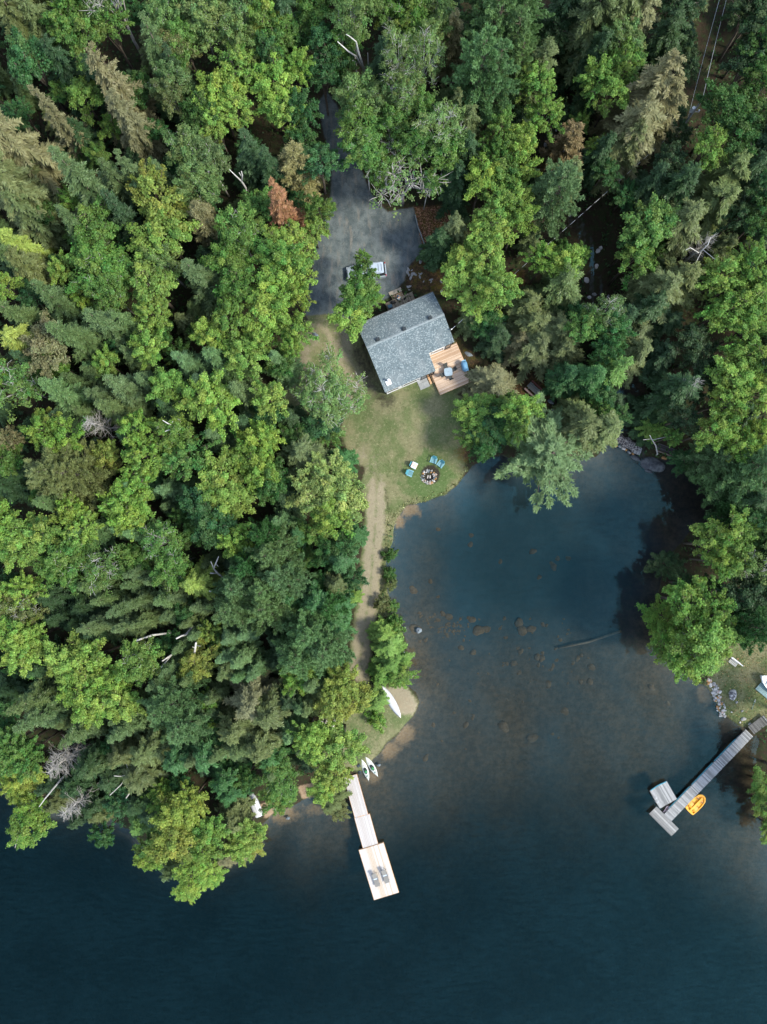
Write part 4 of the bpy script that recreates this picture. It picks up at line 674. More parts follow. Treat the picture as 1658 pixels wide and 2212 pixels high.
def make_table(loc, rz):
    t = thing('patio_table', 'pale square glass patio table with rounded corners on the cedar deck', 'table', loc, rz)
    poly = []
    for k in range(48):
        a = 2 * math.pi * k / 48; e = 4.5; q = (abs(math.cos(a)) ** e + abs(math.sin(a)) ** e) ** (-1 / e); poly.append((.52 * q * math.cos(a), .52 * q * math.sin(a)))
    MB().prism(poly, .70, .725).build('table_top', simple('frosted_glass', (.27, .35, .40), .25, var=.12, scale=5, spec=.6), t)
    rm = MB(); rm.tube([(p[0] * 1.01, p[1] * 1.01, .705) for p in poly + poly[:1]], .018, 6); rm.build('rim', GREYM, t)
    for a, b in ((1, 1), (1, -1), (-1, 1), (-1, -1)): MB().tube([(a * .36, b * .36, .7), (a * .42, b * .42, 0)], .022, 6).build('leg', GREYM, t)
    MB().tube([(0, 0, .72), (0, 0, .75)], .04, 10).build('umbrella_ring', GREYM, t); return t
tcx, tcy = P(*UC(1260, 1170), DZ + .7); make_table((tcx, tcy, DZ), math.radians(8))
PSLING = simple('dark_sling', (.055, .06, .056), .8, var=.15, scale=12)
def patio_chair(loc, rz, label):
    t = thing('patio_chair', label, 'chair', loc, rz, 'patio chairs round the glass table')
    b = MB(); b.add([(-.24, -.22, .43), (.24, -.22, .43), (.24, .24, .40), (-.24, .24, .40), (-.24, -.22, .455), (.24, -.22, .455), (.24, .24, .425), (-.24, .24, .425)], [(3, 2, 1, 0), (4, 5, 6, 7), (0, 1, 5, 4), (1, 2, 6, 5), (2, 3, 7, 6), (3, 0, 4, 7)]); b.build('seat', PSLING, t)
    b = MB(); b.add([(-.24, .24, .42), (.24, .24, .42), (.24, .42, .95), (-.24, .42, .95), (-.24, .265, .42), (.24, .265, .42), (.24, .445, .95), (-.24, .445, .95)], [(3, 2, 1, 0), (4, 5, 6, 7), (0, 1, 5, 4), (1, 2, 6, 5), (2, 3, 7, 6), (3, 0, 4, 7)]); b.build('backrest', PSLING, t)
    for q in (-1, 1):
        MB().tube([(q * .28, -.24, .0), (q * .28, -.22, .64), (q * .28, .3, .66)], .016, 6).build('arm', DARK, t)
        MB().tube([(q * .27, .46, .96), (q * .27, .25, .43), (q * .27, .36, 0)], .016, 6).build('leg', DARK, t)
    return t
TA = Vector((tcx, tcy, DZ))
for (u, v), lab in (((1234, 1112), 'grey sling patio chair on the cottage side of the glass table'), ((1314, 1145), 'grey sling patio chair facing the covered grill, between table and grill'), ((1212, 1196), 'grey sling patio chair nearest the deck steps'), ((1282, 1225), 'grey sling patio chair on the lake side of the glass table')):
    x, y = P(*UC(u, v), DZ + .5); d = math.atan2(y - tcy, x - tcx); q = TA + Vector((math.cos(d), math.sin(d), 0)) * .72; patio_chair((q.x, q.y, DZ), d - math.pi / 2, lab)
gxx, gyy = P(*UC(1408, 1113), DZ + 1.0); gr = thing('covered_grill', 'barbecue grill under a blue cover at the deck edge', 'grill', (gxx, gyy, DZ), ANG + math.radians(-6))
rings = []
for z, w_, l_ in ((.02, .36, .62), (.5, .36, .64), (.8, .37, .66), (.95, .34, .52), (1.12, .25, .42), (1.17, .1, .2)):
    rings.append([(w_ * math.copysign(abs(math.cos(a)) ** .5, math.cos(a)) + (.05 * math.sin(5 * a) * .4), l_ * math.copysign(abs(math.sin(a)) ** .5, math.sin(a)), z + .015 * math.sin(7 * a)) for a in [2 * math.pi * k / 28 for k in range(28)]])
MB().loft(rings).build('cover', BLUEC, gr, True)
for q in (-1, 1): MB().box((.05, q * .58, .82), (.5, .3, .05)).build('side_shelf', simple('blue_tarp_shelf', (.15, .33, .48), .55), gr)
# ---------------------------------------------------------------- entry deck with the sitting person
def PC(u, v): return ((1430 + u / 10.36) / 1.7358, (1060 + v / 10.36) / 1.7358)
EZ = 2.5
ed = thing('entry_deck', 'grey weathered entry deck with pavers behind the cottage', 'deck', (hx, hy, HZ), ANG)
e1 = ST(*P(*PC(165, 800), EZ)); e2 = ST(*P(*PC(1230, 350), EZ)); es0, es1, et1 = e1[0], e2[0], (e1[1] + e2[1]) / 2
bb = MB(); nb = int((es1 - es0) / .145)
for k in range(nb): bb.box(L(es0 + (k + .5) * .145, (et1 + TU - .4) / 2, EZ - .02), (.137, et1 - TU + .4, .04))
bb.build('boards', OLDW, ed)
rim = MB(); rim.box(L((es0 + es1) / 2, et1 + .02, EZ - .15), (es1 - es0, .04, .24)); rim.box(L(es0 - .02, (et1 + TU) / 2, EZ - .15), (.04, et1 - TU, .24)); rim.build('rim', OLDW, ed)
f1 = ST(*P(*PC(365, 575), 2.35)); f2 = ST(*P(*PC(905, 440), 2.35)); fc = ((f1[0] + f2[0]) / 2 - .02); fw = 1.55
st = MB()
for k in range(4): st.box(L(fc, et1 + .10 + .145 * k, 2.3), (fw, .137, .05))
st.build('step', wood('step_boards', (.22, .15, .09), (.40, .30, .2), plank=.145), ed)
pv = thing('paver_row', 'three tan square pavers in a row below the entry deck step', 'paving', (*XY(fc, et1 + .98), 2.12), ANG)
for k in range(3): MB().box(((k - 1) * .58, 0, 0), (.565, .52, .12)).build('paver', PAVER, pv)
x, y = P(*PC(350, 920), EZ + .35); cb_ = thing('cooler', 'blue-grey lidded cooler at the end of the entry deck', 'cooler', (x, y, EZ), ANG); MB().box((0, 0, .2), (.5, .38, .4)).build('body', simple('cooler_blue', (.05, .12, .16), .6), cb_); MB().box((0, 0, .43), (.54, .42, .06)).build('lid', simple('cooler_lid', (.06, .14, .18), .5), cb_)
x, y = P(*PC(470, 740), EZ + .3); bg = thing('duffel_bag', 'black duffel bag on the entry deck beside the sitting person', 'bag', (x, y, EZ), ANG - .1); MB().loft([[(xx, .19 * r_ * math.cos(a), .19 + .18 * r_ * math.sin(a)) for a in [2 * math.pi * k / 14 for k in range(14)]] for xx, r_ in ((-.33, .7), (-.3, .95), (-.1, 1.05), (.12, 1.0), (.3, .95), (.33, .7))]).build('body', BLACK, bg, True)
for q in (-.09, .09): MB().tube([(-.14, q, .36), (-.1, q, .47), (.1, q, .47), (.14, q, .36)], .016, 6).build('handle', simple('bag_strap', (.10, .10, .09), .8), bg)
x, y = P(*PC(920, 610), EZ + .15); ds = thing('shoulder_bag', 'small black shoulder bag with a trailing strap on pale boards', 'bag', (x, y, EZ), ANG + .5); MB().loft([[(.17 * r_ * math.cos(a), .13 * r_ * math.sin(a), z) for a in [2 * math.pi * k / 14 for k in range(14)]] for z, r_ in ((.01, .85), (.06, 1.05), (.14, 1.0), (.19, .8), (.2, .4))]).build('body', BLACK, ds, True); MB().tube([(-.1, .08, .16), (-.2, .16, .06), (-.32, .13, .03), (-.36, .2, .03), (-.28, .24, .03)], .018, 6).build('strap', BLACK, ds)
x, y = P(*PC(1080, 715), EZ + .1); sh = thing('pair_of_shoes', 'dark red-brown shoes left by the cottage wall', 'shoes', (x, y, EZ), ANG + .6)
for q in (-.07, .07): MB().loft([[(xx, q + w_ * math.cos(a), max(.0, .05 + hh * math.sin(a))) for a in [2 * math.pi * k / 10 for k in range(10)]] for xx, w_, hh in ((-.14, .03, .04), (-.1, .045, .06), (.02, .045, .05), (.1, .04, .035), (.14, .02, .02))]).build('shoe', simple('shoe_leather', (.07, .025, .02), .5), sh, True)
# person: one continuous skinned body, seated on the deck edge, leaning over something held in both hands
px_, py_ = P(*PC(690, 600), EZ + .5); person = thing('person', 'person in pale grey-blue shirt and dark cap, sitting bent over on the deck step', 'person', (px_, py_, EZ), ANG + math.radians(6))
SKIN = simple('skin', (.45, .27, .19), .55, var=.08); SHIRT = simple('shirt_grey_blue', (.30, .40, .43), .85, var=.1, scale=8); SHORT = simple('trousers_dark', (.06, .075, .10), .85); CAP = simple('cap_navy', (.02, .10, .17), .7); HAIR = simple('hair_brown', (.05, .03, .02), .8)
def skin(name, nodes, edges, mat, parent, sub=2):
    me = bpy.data.meshes.new(name); me.from_pydata([q[:3] for q in nodes], edges, []); me.materials.append(mat); o = link(name, me, parent)
    md = o.modifiers.new('Skin', 'SKIN'); md.use_smooth_shade = True; sv = me.skin_vertices[0].data
    for i, q in enumerate(nodes): sv[i].radius = (q[3], q[4] if len(q) > 4 else q[3])
    sv[0].use_root = True; ss = o.modifiers.new('Sub', 'SUBSURF'); ss.levels = 1; ss.render_levels = sub; return o
bn = [(0, -.10, .11, .15, .12), (0, -.09, .27, .135, .105), (0, -.02, .42, .15, .11), (0, .05, .53, .12, .085), (0, .12, .60, .052), (0, .17, .65, .06), (0, .22, .70, .088, .092), (0, .26, .75, .07, .075),
      (.11, .0, .09, .095), (.17, .36, .10, .07), (.16, .44, -.32, .05), (.17, .58, -.36, .035), (-.11, .0, .09, .095), (-.17, .36, .10, .07), (-.16, .44, -.32, .05), (-.17, .58, -.36, .035),
      (.19, .05, .52, .062), (.29, .14, .30, .047), (.11, .36, .36, .034), (.06, .42, .39, .036, .02), (-.19, .05, .52, .062), (-.29, .14, .30, .047), (-.11, .36, .36, .034), (-.06, .42, .39, .036, .02)]
be = [(0, 1), (1, 2), (2, 3), (3, 4), (4, 5), (5, 6), (6, 7), (0, 8), (8, 9), (9, 10), (10, 11), (0, 12), (12, 13), (13, 14), (14, 15), (3, 16), (16, 17), (17, 18), (18, 19), (3, 20), (20, 21), (21, 22), (22, 23)]
for q, wi in ((1, 19), (-1, 23)):
    for j, (fx, l1) in enumerate(((-.026, .030), (-.009, .036), (.009, .034), (.026, .027))):
        i0 = len(bn); bn += [(q * .05 + fx * .9, .452, .395 - .002 * j, .0095), (q * .042 + fx * .85, .452 + l1, .385, .0085), (q * .03 + fx * .8, .452 + l1 * 1.25, .362, .0075)]; be += [(wi, i0), (i0, i0 + 1), (i0 + 1, i0 + 2)]
    i0 = len(bn); bn += [(q * .035, .425, .415, .011), (q * .018, .44, .42, .009)]; be += [(wi, i0), (i0, i0 + 1)]
skin('body', bn, be, SKIN, person)
skin('shirt', [(0, -.10, .13, .175, .145), (0, -.09, .28, .158, .128), (0, -.02, .42, .172, .132), (0, .05, .535, .14, .1), (.19, .05, .525, .082), (.245, .10, .42, .072), (-.19, .05, .525, .082), (-.245, .10, .42, .072)], [(0, 1), (1, 2), (2, 3), (3, 4), (4, 5), (3, 6), (6, 7)], SHIRT, person)
skin('trousers', [(0, -.10, .10, .165, .135), (.11, .0, .095, .112), (.17, .34, .105, .088), (.165, .40, -.1, .075), (.16, .44, -.28, .068), (-.11, .0, .095, .112), (-.17, .34, .105, .088), (-.165, .40, -.1, .075), (-.16, .44, -.28, .068)], [(0, 1), (1, 2), (2, 3), (3, 4), (0, 5), (5, 6), (6, 7), (7, 8)], SHORT, person)
cp = MB(); hc = Vector((0, .23, .735)); ax_ = Vector((0, .42, .9)).normalized(); ux = Vector((1, 0, 0)); uy = ax_.cross(ux)
cp.loft([[tuple(hc + ux * .105 * r_ * math.cos(a) + uy * .118 * r_ * math.sin(a) + ax_ * h_) for a in [2 * math.pi * k / 18 for k in range(18)]] for h_, r_ in ((-.01, 1), (.04, .98), (.08, .8), (.105, .45), (.112, .1))]); cp.loft([[tuple(hc + uy * sgn * (.10 + .012) + ux * w_ * q + uy * (dd_) - ax_ * .005 * k2) for q, dd_ in ((-1, 0), (-.7, .06), (0, .085), (.7, .06), (1, 0))] for sgn, w_, k2 in ((1, .085, 0), (1, .085, 3))], close=False, cap=False); cp.build('cap', CAP, person, True)
hr = MB(); hr.blob((0, .195, .69), (.092, .085, .07), 3, jag=.1); hr.build('hair', HAIR, person, True)
fc_ = MB()
for q in (-1, 1): fc_.blob((q * .034, .305, .70), (.013, .01, .009), 5, jag=0)
fc_.build('eyes', DARK, person); MB().blob((0, .322, .672), (.014, .02, .02), 2, jag=.05).build('nose', SKIN, person); MB().box((0, .30, .645), (.045, .012, .012)).build('mouth', simple('lips', (.35, .14, .12), .6), person)
for q in (-1, 1): MB().blob((q * .096, .21, .69), (.014, .022, .033), 2, jag=.1).build('ear', SKIN, person)
rc = thing('remote_controller', 'small dark hand-held controller gripped by the sitting person', 'controller', (0, 0, 0)); rc.location = (px_ + .0 - math.sin(ANG + .1) * .45, py_ + math.cos(ANG + .1) * .45, EZ + .405); rc.rotation_euler = (0, 0, ANG + .1); MB().box((0, 0, 0), (.12, .07, .03)).build('body', DARK, rc); MB().box((0, .05, .03), (.14, .008, .075)).build('screen', GLASSD, rc)
# ---------------------------------------------------------------- car
ccx, ccy = P((1270 + 828 / 7.895) / 1.7358, (940 + 615 / 7.895) / 1.7358, 3.2); cz = tz(ccx, ccy) + .06
car = thing('parked_car', 'silver-blue estate car half hidden under a tree on the driveway', 'car', (ccx, ccy, cz), math.radians(6.5))
PAINT = simple('silver_blue_paint', (.46, .53, .58), .22, .35, .04); RUB = simple('tyre_rubber', (.02, .02, .02), .85); LAMP = simple('lamp_glass', (.55, .58, .6), .12); RED = simple('tail_lamp_red', (.35, .02, .02), .2)
def carring(x, w, z0, z1, k=.16): return [(x, -w, z0), (x, -w, z1 - k), (x, -w + k * .8, z1), (x, w - k * .8, z1), (x, w, z1 - k), (x, w, z0)]
MB().loft([carring(-2.52, .70, .40, .72, .1), carring(-2.40, .86, .28, .84), carring(-1.9, .95, .24, .96), carring(-1.2, .96, .24, 1.04), carring(0, .97, .24, 1.06), carring(1.6, .97, .24, 1.08), carring(2.3, .93, .26, 1.06), carring(2.5, .84, .36, .98, .12)]).build('body', PAINT, car)
MB().loft([[(-1.32, -.86, 1.03), (-1.32, .86, 1.03), (-1.3, .84, 1.05), (-1.3, -.84, 1.05)], [(-.55, -.86, 1.04), (-.55, .86, 1.04), (-.52, .70, 1.68), (-.52, -.70, 1.68)], [(1.9, -.88, 1.05), (1.9, .88, 1.05), (1.86, .72, 1.70), (1.86, -.72, 1.70)], [(2.44, -.84, 1.04), (2.44, .84, 1.04), (2.16, .7, 1.62), (2.16, -.7, 1.62)]]).build('cabin_glass', GLASSD, car)
rf_ = MB(); rf_.loft([[(x, -w, 1.695), (x, -w * .92, z), (x, w * .92, z), (x, w, 1.695)] for x, w, z in ((-.62, .70, 1.71), (-.4, .74, 1.755), (.8, .76, 1.775), (1.9, .74, 1.76), (2.22, .68, 1.715))]); rfo = rf_.build('roof', PAINT, car)
for q in (-1, 1): MB().tube([(-.3, q * .64, 1.75), (-.2, q * .64, 1.81), (1.7, q * .64, 1.81), (1.8, q * .64, 1.75)], .022, 6).build('roof_rail', STEEL, rfo)
for xx in (1.55, 1.95): MB().box((xx, 0, 1.785), (.05, .9, .02)).build('roof_seam', DARK, rfo)
for xw in (-1.55, 1.45):
    for q in (-1, 1):
        wl = MB().tube([(xw, q * .76, .33), (xw, q * .96, .33)], .34, 20).build('wheel', RUB, car); MB().tube([(xw, q * .95, .33), (xw, q * .975, .33)], .21, 16).build('rim', STEEL, wl)
for q in (-1, 1):
    MB().box((-2.42, q * .66, .72), (.16, .3, .14)).build('headlight', LAMP, car); MB().box((2.46, q * .78, .86), (.12, .2, .3)).build('tail_light', RED, car); MB().box((-.75, q * 1.02, 1.12), (.14, .18, .13)).build('mirror', PAINT, car)
MB().box((-2.5, 0, .42), (.12, 1.5, .2)).build('front_bumper', GREYM, car); MB().box((2.52, 0, .46), (.12, 1.62, .22)).build('rear_bumper', STEEL, car)
# ---------------------------------------------------------------- adirondack chairs and fire pit
def FCt(u, v): return ((1480 + u / 6.908) / 1.7358, (1680 + v / 6.908) / 1.7358)
def adirondack(c, face, label):
    x, y, z = G(*FCt(*c)); x, y = P(*FCt(*c), z + .35); z = tz(x, y); ang = math.atan2(-face[1], face[0]) + math.pi / 2
    t = thing('lawn_chair', label, 'chair', (x, y, z), ang, 'teal lawn chairs by the fire pit'); b = MB()
    for k in range(5): b.add([(-.27, -.38 + .125 * k, .37 - .035 * k), (.27, -.38 + .125 * k, .37 - .035 * k), (.27, -.275 + .125 * k, .345 - .035 * k), (-.27, -.275 + .125 * k, .345 - .035 * k), (-.27, -.38 + .125 * k, .345 - .035 * k), (.27, -.38 + .125 * k, .345 - .035 * k), (.27, -.275 + .125 * k, .32 - .035 * k), (-.27, -.275 + .125 * k, .32 - .035 * k)], [(0, 1, 2, 3), (7, 6, 5, 4), (4, 5, 1, 0), (5, 6, 2, 1), (6, 7, 3, 2), (7, 4, 0, 3)])
    b.build('seat', ADIRL, t); b = MB()
    for k in range(5):
        xx = -.24 + .12 * k; hgt = .92 - .05 * abs(k - 2) ** 1.5; b.add([(xx - .054, .22, .24), (xx + .054, .22, .24), (xx + .056, .52, hgt), (xx - .056, .52, hgt), (xx - .054, .245, .24), (xx + .054, .245, .24), (xx + .056, .545, hgt), (xx - .056, .545, hgt)], [(3, 2, 1, 0), (4, 5, 6, 7), (0, 1, 5, 4), (1, 2, 6, 5), (2, 3, 7, 6), (3, 0, 4, 7)])
    b.build('backrest', ADIR, t)
    for q in (-1, 1):
        MB().loft([[(q * .36 - .07, yy, zz), (q * .36 + .07, yy, zz), (q * .36 + .07, yy, zz + .025), (q * .36 - .07, yy, zz + .025)] for yy, zz in ((-.42, .52), (.0, .54), (.36, .52))]).build('arm', ADIRL, t)
        MB().box((q * .33, -.36, .26), (.04, .1, .52)).build('leg', ADIR, t); MB().loft([[(q * .30 - .02, yy, zz), (q * .30 + .02, yy, zz), (q * .30 + .02, yy, zz + .1), (q * .30 - .02, yy, zz + .1)] for yy, zz in ((-.36, .24), (.5, .0))]).build('leg', ADIR, t)
    return t
adirondack((1015, 315), (-45, 130), 'teal lawn chair nearer the cottage, of the pair facing the fire pit side by side'); adirondack((1195, 415), (-90, 115), 'teal lawn chair nearest the bank, seat slats worn pale')
ch = adirondack((498, 445), (120, 55), 'teal lawn chair with a striped towel spread over it'); adirondack((400, 650), (115, 45), 'worn blue-grey lawn chair beside the towel-draped one')
m, nt = newmat('striped_towel'); v = objvec(nt); spx = N(nt, 'SeparateXYZ'); nt.links.new(v, spx.inputs[0]); fr2 = mth(nt, 'FRACT', mth(nt, 'MULTIPLY', spx.outputs[0], 5.5)); inb = mth(nt, 'LESS_THAN', mth(nt, 'ABSOLUTE', spx.outputs[0]), .26)
c = mixc(nt, mth(nt, 'MULTIPLY', mth(nt, 'GREATER_THAN', fr2, .5), inb), (.74, .72, .68), (.42, .12, .05)); out(nt, pbsdf(nt, c, .9))
tw = MB(); cols = []
for i in range(13):
    xx = -.42 + .84 * i / 12; cols.append([(xx, yy, zz + .02 * math.sin(9 * xx + 3 * k2) + (-.12 if abs(xx) > .38 else 0)) for k2, (yy, zz) in enumerate(((-.46, .38), (-.40, .56), (-.1, .585), (.12, .60), (.22, .66), (.30, .70)))])
tw.loft(cols, close=False, cap=False); tw = tw.build('towel', m, None, True, tuple(ch.location), ch.rotation_euler.z); md = tw.modifiers.new('Solid', 'SOLIDIFY'); md.thickness = .012; tag(tw, 'white and rust striped towel draped over a teal lawn chair', 'towel')
fx, fy, fz = G(926.5, 1030); fp_ = thing('fire_pit', 'round fire pit ringed with mixed field stones on the lawn', 'fire pit', (fx, fy, fz)); g = random.Random(4)
for ring, (rr, n_, sz) in enumerate(((.93, 17, .17), (.70, 13, .14), (1.04, 9, .10))):
    for k in range(n_):
        a = 2 * math.pi * (k + .3 * ring) / n_ + g.uniform(-.08, .08); r1 = sz * g.uniform(.75, 1.25); b = MB().blob((rr * math.cos(a) * g.uniform(.95, 1.05), rr * .92 * math.sin(a), .10 + .05 * (ring == 1)), (r1, r1 * g.uniform(.65, 1.0), r1 * .75), g.randrange(9999), 9, 5, .35); b.build('stone', STONES[g.choice([0, 0, 1, 1, 2, 3, 3, 4])], fp_)
ash = MB(); ash.prism([(.62 * math.cos(2 * math.pi * k / 24), .58 * math.sin(2 * math.pi * k / 24)) for k in range(24)], -.1, .035); ash.build('ash_bed', simple('charcoal', (.010, .010, .011), .95, var=.5, scale=12), fp_)
PALELOG = simple('grey_burnt_log', (.55, .50, .46), .9, var=.4, scale=8)
for k, (u, v) in enumerate(((862, 745), (922, 745))):
    x, y = P(*FCt(u, v), fz + .15); lg = MB(); lg.tube([(-.02, -.2, .06), (0, 0, .075), (.03, .2, .06)], [.075, .085, .075], 9); lg.box((0, .17, .06), (.1, .05, .1)); tag(lg.build('firewood_log', PALELOG, None, True, (x, y, fz + .03), -.1 + .2 * k), ['ash-pale log in the fire pit with a charred notch', 'pinkish grey log lying beside the paler one in the fire pit'][k], 'log', 'logs in the fire pit')
# ---------------------------------------------------------------- boats on the near shore
def hull_ring(t, Lh, Wm, Hm, n=13, top=True, pw=1.0, sheer=.0):
    w = Wm / 2 * max(.004, (1 - abs(t) ** 2.1)) ** pw; h = Hm * (1 - .12 * abs(t)); zz = sheer * t * t
    return [(t * Lh / 2, w * math.cos(a), zz + h * (max(0.0, math.sin(a)) ** .8)) for a in [math.pi * k / (n - 1) for k in range(n)]]
c1 = Vector((*P(825.3, 1480.7, .6), 0)); c2 = Vector((*P(865.9, 1549.8, .6), 0)); cm = (c1 + c2) / 2; d = c2 - c1
cn = thing('canoe', 'white canoe lying hull up on the sandy point', 'canoe', (cm.x, cm.y, max(tz(cm.x, cm.y), 0) + .02), math.atan2(d.y, d.x)); ts = [-1, -.97, -.9, -.8, -.65, -.5, -.3, -.1, .1, .3, .5, .65, .8, .9, .97, 1]
MB().loft([hull_ring(t, d.length, 1.02, .42, 15, pw=.85, sheer=.05) for t in ts], close=True).build('hull', CANOEW, cn, True)
gw = MB()
for q in (-1, 1): gw.tube([(t * d.length / 2, q * (.51 * max(.004, 1 - abs(t) ** 2.1) ** .85 + .012), .03 + .05 * t * t) for t in ts], .025, 6)
gw.build('gunwale', STEEL, cn); MB().tube([(t * d.length / 2 * .93, 0, .425 * (1 - .12 * abs(t)) + .05 * t * t) for t in (-.9, -.5, 0, .5, .9)], .012, 6).build('keel_strip', STEEL, cn)
def kayak(p0, p1, label, zz=.22):
    a = Vector((*P(*p0, zz), 0)); b = Vector((*P(*p1, zz), 0)); m_ = (a + b) / 2; d = b - a; z = max(tz(m_.x, m_.y), 0)
    t = thing('kayak', label, 'kayak', (m_.x, m_.y, z - .02), math.atan2(d.y, d.x), 'kayaks drawn up beside the dock'); L_ = d.length; rings = []
    for u in (-1, -.95, -.85, -.7, -.5, -.3, -.1, .1, .3, .5, .7, .85, .95, 1):
        w = .39 * max(.01, 1 - abs(u + .06) ** 2.2) ** .9 if u > -1 else .01; h = .30 * (1 - .25 * abs(u)); zb = .12 * u * u
        rings.append([(u * L_ / 2, w * math.cos(q), zb + h / 2 + h / 2 * math.sin(q)) for q in [2 * math.pi * k / 16 for k in range(16)]])
    MB().loft(rings).build('hull', simple('kayak_cream', (.46, .48, .44), .4, var=.08, scale=2), t, True)
    co = MB().prism([(.10 + .42 * math.cos(a), .225 * math.sin(a)) for a in [2 * math.pi * k / 20 for k in range(20)]], .255, .302); co.build('cockpit', simple('cockpit_dark', (.02, .035, .03), .7), t)
    rm = MB(); rm.tube([(.10 + .43 * math.cos(a), .235 * math.sin(a), .31) for a in [2 * math.pi * k / 20 for k in range(21)]], .02, 6); rm.build('coaming', KAYD, t)
    MB().blob((.22, 0, .31), (.20, .17, .05), 2, jag=.05).build('seat', KAYG, t, True); MB().loft([[(-.1, -.18, .3), (-.1, .18, .3), (-.06, .18, .3), (-.06, -.18, .3)], [(-.2, -.15, .5), (-.2, .15, .5), (-.16, .15, .5), (-.16, -.15, .5)]]).build('seat_back', BLACK, t)
    MB().prism([(.86 + .15 * math.cos(a), .13 * math.sin(a)) for a in [2 * math.pi * k / 18 for k in range(18)]], .22, .293).build('hatch', KAYD, t)
    MB().tube([(-.6, -.16, .285), (-.75, 0, .30), (-.6, .16, .285)], .008, 5).build('bungee_cord', BLACK, t); return t
kayak((781.9, 1639.6), (797.5, 1687.3), 'cream kayak with green seat, nearer the dock'); kayak((790.4, 1635), (817.3, 1678.2), 'cream kayak with green seat, nearer the open water')
a = G(769.8, 1623); b_ = G(772, 1636); pd = thing('paddle', 'black paddle lying in the grass above the kayaks', 'paddle', (a[0], a[1], a[2] + .05), math.atan2(b_[1] - a[1], b_[0] - a[0])); MB().tube([(0, 0, 0), (1.3, 0, .0)], .016, 6).build('shaft', BLACK, pd); MB().loft([[(x, -w, -.012), (x, w, -.012), (x, w, .012), (x, -w, .012)] for x, w in ((-.22, .04), (-.12, .085), (.02, .08), (.14, .02))]).build('blade', simple('paddle_blade', (.10, .14, .17), .4), pd)
for k, (dx, dy, nm, lab, cat) in enumerate(((775.6, 1653.5, 'life_vest', 'dark life vest dropped in the grass beside the kayaks', 'life vest'), (777.5, 1668, 'life_vest', 'dark life vest at the water\'s edge beside the kayaks', 'life vest'))):
    x, y, z = G(dx, dy); t = thing(nm, lab, cat, (x, y, z + .02), .5 + k)
    for q in (-1, 1): MB().blob((q * .12, 0, .07), (.12, .26, .07), k * 3 + q + 5, jag=.18).build('foam_panel', simple('vest_fabric', (.03, .045, .055), .8), t, True)
    MB().box((0, .02, .1), (.2, .03, .02)).build('strap', BLACK, t)
x, y, z = G(818.6, 1652.2); tag(MB().blob((0, 0, .08), (.24, .2, .18), 8, jag=.25).build('rock', STONES[4], None, True, (x, y, z)), 'dark wet rock on the sand beside the kayaks', 'rock')
x, y, z = G(749, 1752.6); bl_ = thing('wooden_box', 'half-sunk orange-brown wooden block beside the pale dock', 'box', (x, y, .0), -.35); MB().box((0, 0, -.15), (.6, .38, .5)).build('body', EDGEW, bl_); MB().box((0, 0, .11), (.64, .1, .04)).build('cleat', WHITE, bl_)
# upturned rowboat at left shore
c1 = Vector((*P(540.5, 1712, .7), 0)); c2 = Vector((*P(560.5, 1764, .7), 0)); d = c2 - c1; cm = (c1 + c2) / 2
rb = thing('rowboat', 'upturned white rowboat half under the shore trees', 'boat', (cm.x, cm.y, max(tz(cm.x, cm.y), 0) + .02), math.atan2(d.y, d.x)); MB().loft([[(u * d.length / 2, w / 2 * math.cos(a), h * max(0, math.sin(a)) ** .6) for a in [math.pi * k / 12 for k in range(13)]] for u, w, h in ((-1, .1, .2), (-.9, .5, .34), (-.6, .95, .46), (-.2, 1.2, .5), (.3, 1.25, .5), (.8, 1.15, .48), (1, 1.05, .44))]).build('hull', CANOEW, rb, True)
MB().tube([(-d.length / 2 * .95, 0, .32), (-.6, 0, .49), (.4, 0, .51), (d.length / 2, 0, .45)], .02, 6).build('keel', STEEL, rb)
# board pile
x, y, z = G(709.5, 1563.5); bp = thing('board_pile', 'heap of pale sawn boards and split wood among the yellow-green trees', 'wood pile', (x, y, z), .0); g = random.Random(2); NEWW = wood('new_boards', (.46, .33, .2), (.62, .52, .4), plank=.16, axis=0, gap=False); PALEB = simple('split_wood_pale', (.6, .56, .5), .8, var=.15)
for k in range(9): MB().box((-.25 + g.uniform(-.1, .1), .42 - .13 * k, .25 + .22 * (k % 3) * .5), (1.7 + g.uniform(-.3, .2), .16, .06), -.42 + g.uniform(-.1, .1)).build('board', NEWW if k % 2 else PALEB, bp)
for k in range(6): MB().tube([(.45 + g.uniform(-.2, .3), -.5 + .2 * k, .35), (.75 + g.uniform(-.1, .3), -.45 + .2 * k, .4)], .13, 6).build('billet', PALEB, bp)
# ---------------------------------------------------------------- pale dock
def dockpart(name, label, TLc, TRc, BLc, z, surf, th=.14, floats=True, lip=.05, group=None):
    a = Vector((*P(*TLc, z), 0)); b = Vector((*P(*TRc, z), 0)); c = Vector((*P(*BLc, z), 0)); e = b - a; f = c - a; ang = math.atan2(f.y, f.x); ln = f.length; wd = abs(e.dot(Vector((-math.sin(ang), math.cos(ang), 0)))); ctr = a + e / 2 + f / 2
    t = thing(name, label, 'dock', (ctr.x, ctr.y, z), ang, group); nb = max(4, round(wd / .2)); bb = MB(); bw = wd / nb
    for k in range(nb): bb.box((0, -wd / 2 + bw * (k + .5), -.02 + .0015 * math.sin(k * 7.7)), (ln, bw - .014, .04))
    bb.build('boards', surf, t); rm = MB()
    for q in (-1, 1): rm.box((0, q * (wd / 2 + .022), -th / 2 - .012), (ln + .09, .04, th)); rm.box((q * (ln / 2 + .022), 0, -th / 2 - .012), (.04, wd, th))
    rm.build('rim', EDGEW, t)
    if floats:
        for q in (-1, 1): MB().box((0, q * wd * .3, -.3), (ln * .9, wd * .25, .34)).build('float', BLACK, t)
    return t, ln, wd
